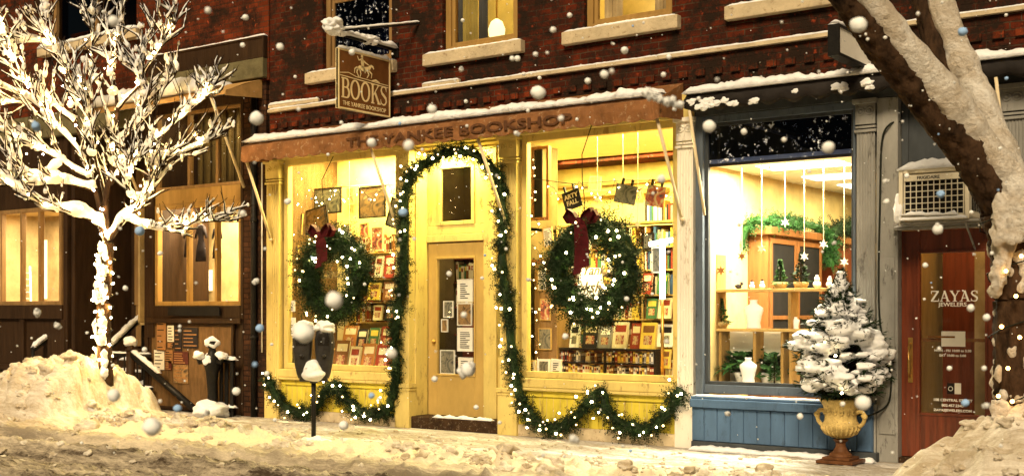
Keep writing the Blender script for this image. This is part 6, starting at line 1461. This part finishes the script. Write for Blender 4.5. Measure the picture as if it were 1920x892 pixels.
# ------------------------------------------------------------------ falling snow
FP = []
for q in range(6):
    for mt in ('flake', 'flake_blue'):
        m = MB(); m.blob((0, 0, 0), 1, (1, 1, .95), .09, 1.2, q*3+1, 2)
        if q in (2, 4): m.blob((.8, .1, -.3), .7, amp=.3, seed=q, sub=2); m.blob((-.6, 0, .4), .5, amp=.3, seed=q+9, sub=1)
        o = m.build('snowflake', mt, smooth=True, origin=(0, 0, 0)); FP.append(o.data); bpy.data.objects.remove(o)
rf = random.Random(21)
def flake(px, py, r, t=None, blue=False, shape=None, label=None):
    t = t or rf.uniform(3.0, 7.5); q = (shape if shape is not None else rf.choice([0, 1, 3, 5, 0, 1, 2]))*2+(1 if blue else 0)
    o = bpy.data.objects.new('snowflake', FP[q]); COL.objects.link(o); o.location = D(px, py, t); s = r*t/2300
    o.scale = (s, s, s*rf.uniform(.92, 1.1)); o.rotation_euler = (rf.uniform(-.4, .4), rf.uniform(-.4, .4), rf.uniform(0, 6.28))
    return tag(o, label or ('small icy blue snowflake drifting in the night air' if blue else 'small white snowflake drifting in the night air'), 'snowflake', 'falling snowflakes')
BIG = [(285, 800, 18, 'largest round white snowflake, hanging over the ploughed ruts left of the parking meter'), (570, 624, 21, 'big white snowflake hanging before the left head of the parking meter'), (1009, 174, 14, 'big round snowflake before the brick above the bookshop awning'), (627, 563, 16, 'big round snowflake before the bottom of the left wreath'), (1610, 47, 16, 'big snowflake before the top of the thick snowy limb'), (481, 222, 13, 'big snowflake beside the downspout left of the bookshop awning'), (1553, 277, 12, 'big snowflake before the dark transom of the blue shop'), (1330, 237, 12, 'round snowflake at the top left corner of the blue shop window'), (878, 692, 14, 'wide clumped snowflake before the lower bookshop door'), (213, 741, 12, 'big snowflake before the right flank of the tall snow bank'), (1618, 755, 15, 'big snowflake beside the rim of the gilt urn'), (766, 273, 10, 'round snowflake under the awning above the door arch'), (697, 268, 9, 'round snowflake on the line of the awning valance, left of the door arch'), (810, 205, 9, 'round snowflake between the BOOKS sign and the middle of the awning'), (733, 662, 11, 'round snowflake before the garland right of the parking meter'), (212, 40, 10, 'round snowflake at the top of the small snowy tree'), (1758, 430, 10, 'round snowflake below the air conditioner')]
for a, b, r_, lab in BIG: flake(a, b, r_, rf.uniform(2.6, 5), False, 2 if 'clumped' in lab else rf.choice([0, 1, 3]), lab)
o = flake(1243, 188, 15, 4.0, False, 4, 'long ragged clump of wet snowflakes before the end of the awning')
m = MB(); q_ = D(1243, 188, 4.0)
for i in range(9): m.blob(q_+Vector((RX, RY, 0))*(-.052+.0135*i)+Vector((0, 0, .022-.0052*i+rf.uniform(-.006, .006))), rf.uniform(.008, .017), amp=.4, freq=2, seed=i, sub=2)
tmp = m.build('snowflake', 'flake', smooth=True, origin=q_); o.data = tmp.data; o.scale = (1, 1, 1); o.rotation_euler = (0, 0, 0); bpy.data.objects.remove(tmp)
for a, b, r_ in ((262, 433, 9), (67, 236, 8), (756, 398, 9), (487, 615, 8), (697, 587+154, 6), (333, 765, 8), (1805, 60, 9), (1810, 755, 8), (478, 683, 5), (1764, 364, 8), (1530, 460, 0)):
    if r_: flake(a, b, r_, None, True)
MED = [(1133, 140, 8), (1171, 95, 7), (1102, 152, 6), (1170, 94, 6), (1052, 222, 6), (1075, 822, 8), (644, 797, 9), (455, 400, 6), (525, 88, 7), (540, 378, 7), (480, 527, 6), (70, 585, 7), (107, 610, 6), (1240, 335, 8), (1244, 140, 5), (1254, 107, 5), (1147, 134, 5), (1068, 29, 5), (1037, 56, 6), (1004, 102, 5), (968, 250, 5), (960, 110, 5), (443, 733, 8), (387, 773, 7), (271, 655, 5), (235, 540, 5), (300, 475, 5), (1060, 630, 6), (870, 590, 6), (842, 513, 5), (815, 710, 6), (893, 763, 5), (1820, 577, 7), (1850, 595, 7), (1735, 497, 5), (1780, 690, 5), (1700, 330, 5), (1660, 340, 5), (1662, 378, 6), (1500, 780, 6), (1365, 775, 5), (1580, 757, 5), (1395, 247, 6), (1470, 262, 5), (1850, 760, 6), (1845, 690, 5), (390, 20, 6), (460, 33, 6), (500, 700, 5), (455, 85, 5), (660, 98, 6), (865, 130, 5), (970, 110, 6), (560, 205, 4), (640, 230, 4), (950, 205, 4), (1345, 150, 4), (1310, 185, 4), (1250, 640, 5), (1175, 560, 5)]
for a, b, r_ in MED: flake(a, b, r_)
for _ in range(165): flake(rf.uniform(0, 1920), rf.uniform(0, 860)**1.0, rf.choice([1.8, 2.2, 2.6, 3.2, 3.8]), rf.uniform(4, 9), rf.random() < .10)
fine = MB()
for _ in range(700): fine.blob(D(rf.uniform(-200, 2100), rf.uniform(-150, 860), rf.uniform(6, 11)), rf.uniform(.0022, .0055), amp=.2, sub=1)
fine.build('fine_snow', 'flake', kind='stuff', label='fine snow falling all through the night air of the street', cat='snow', origin=(0, 0, 0), smooth=True)
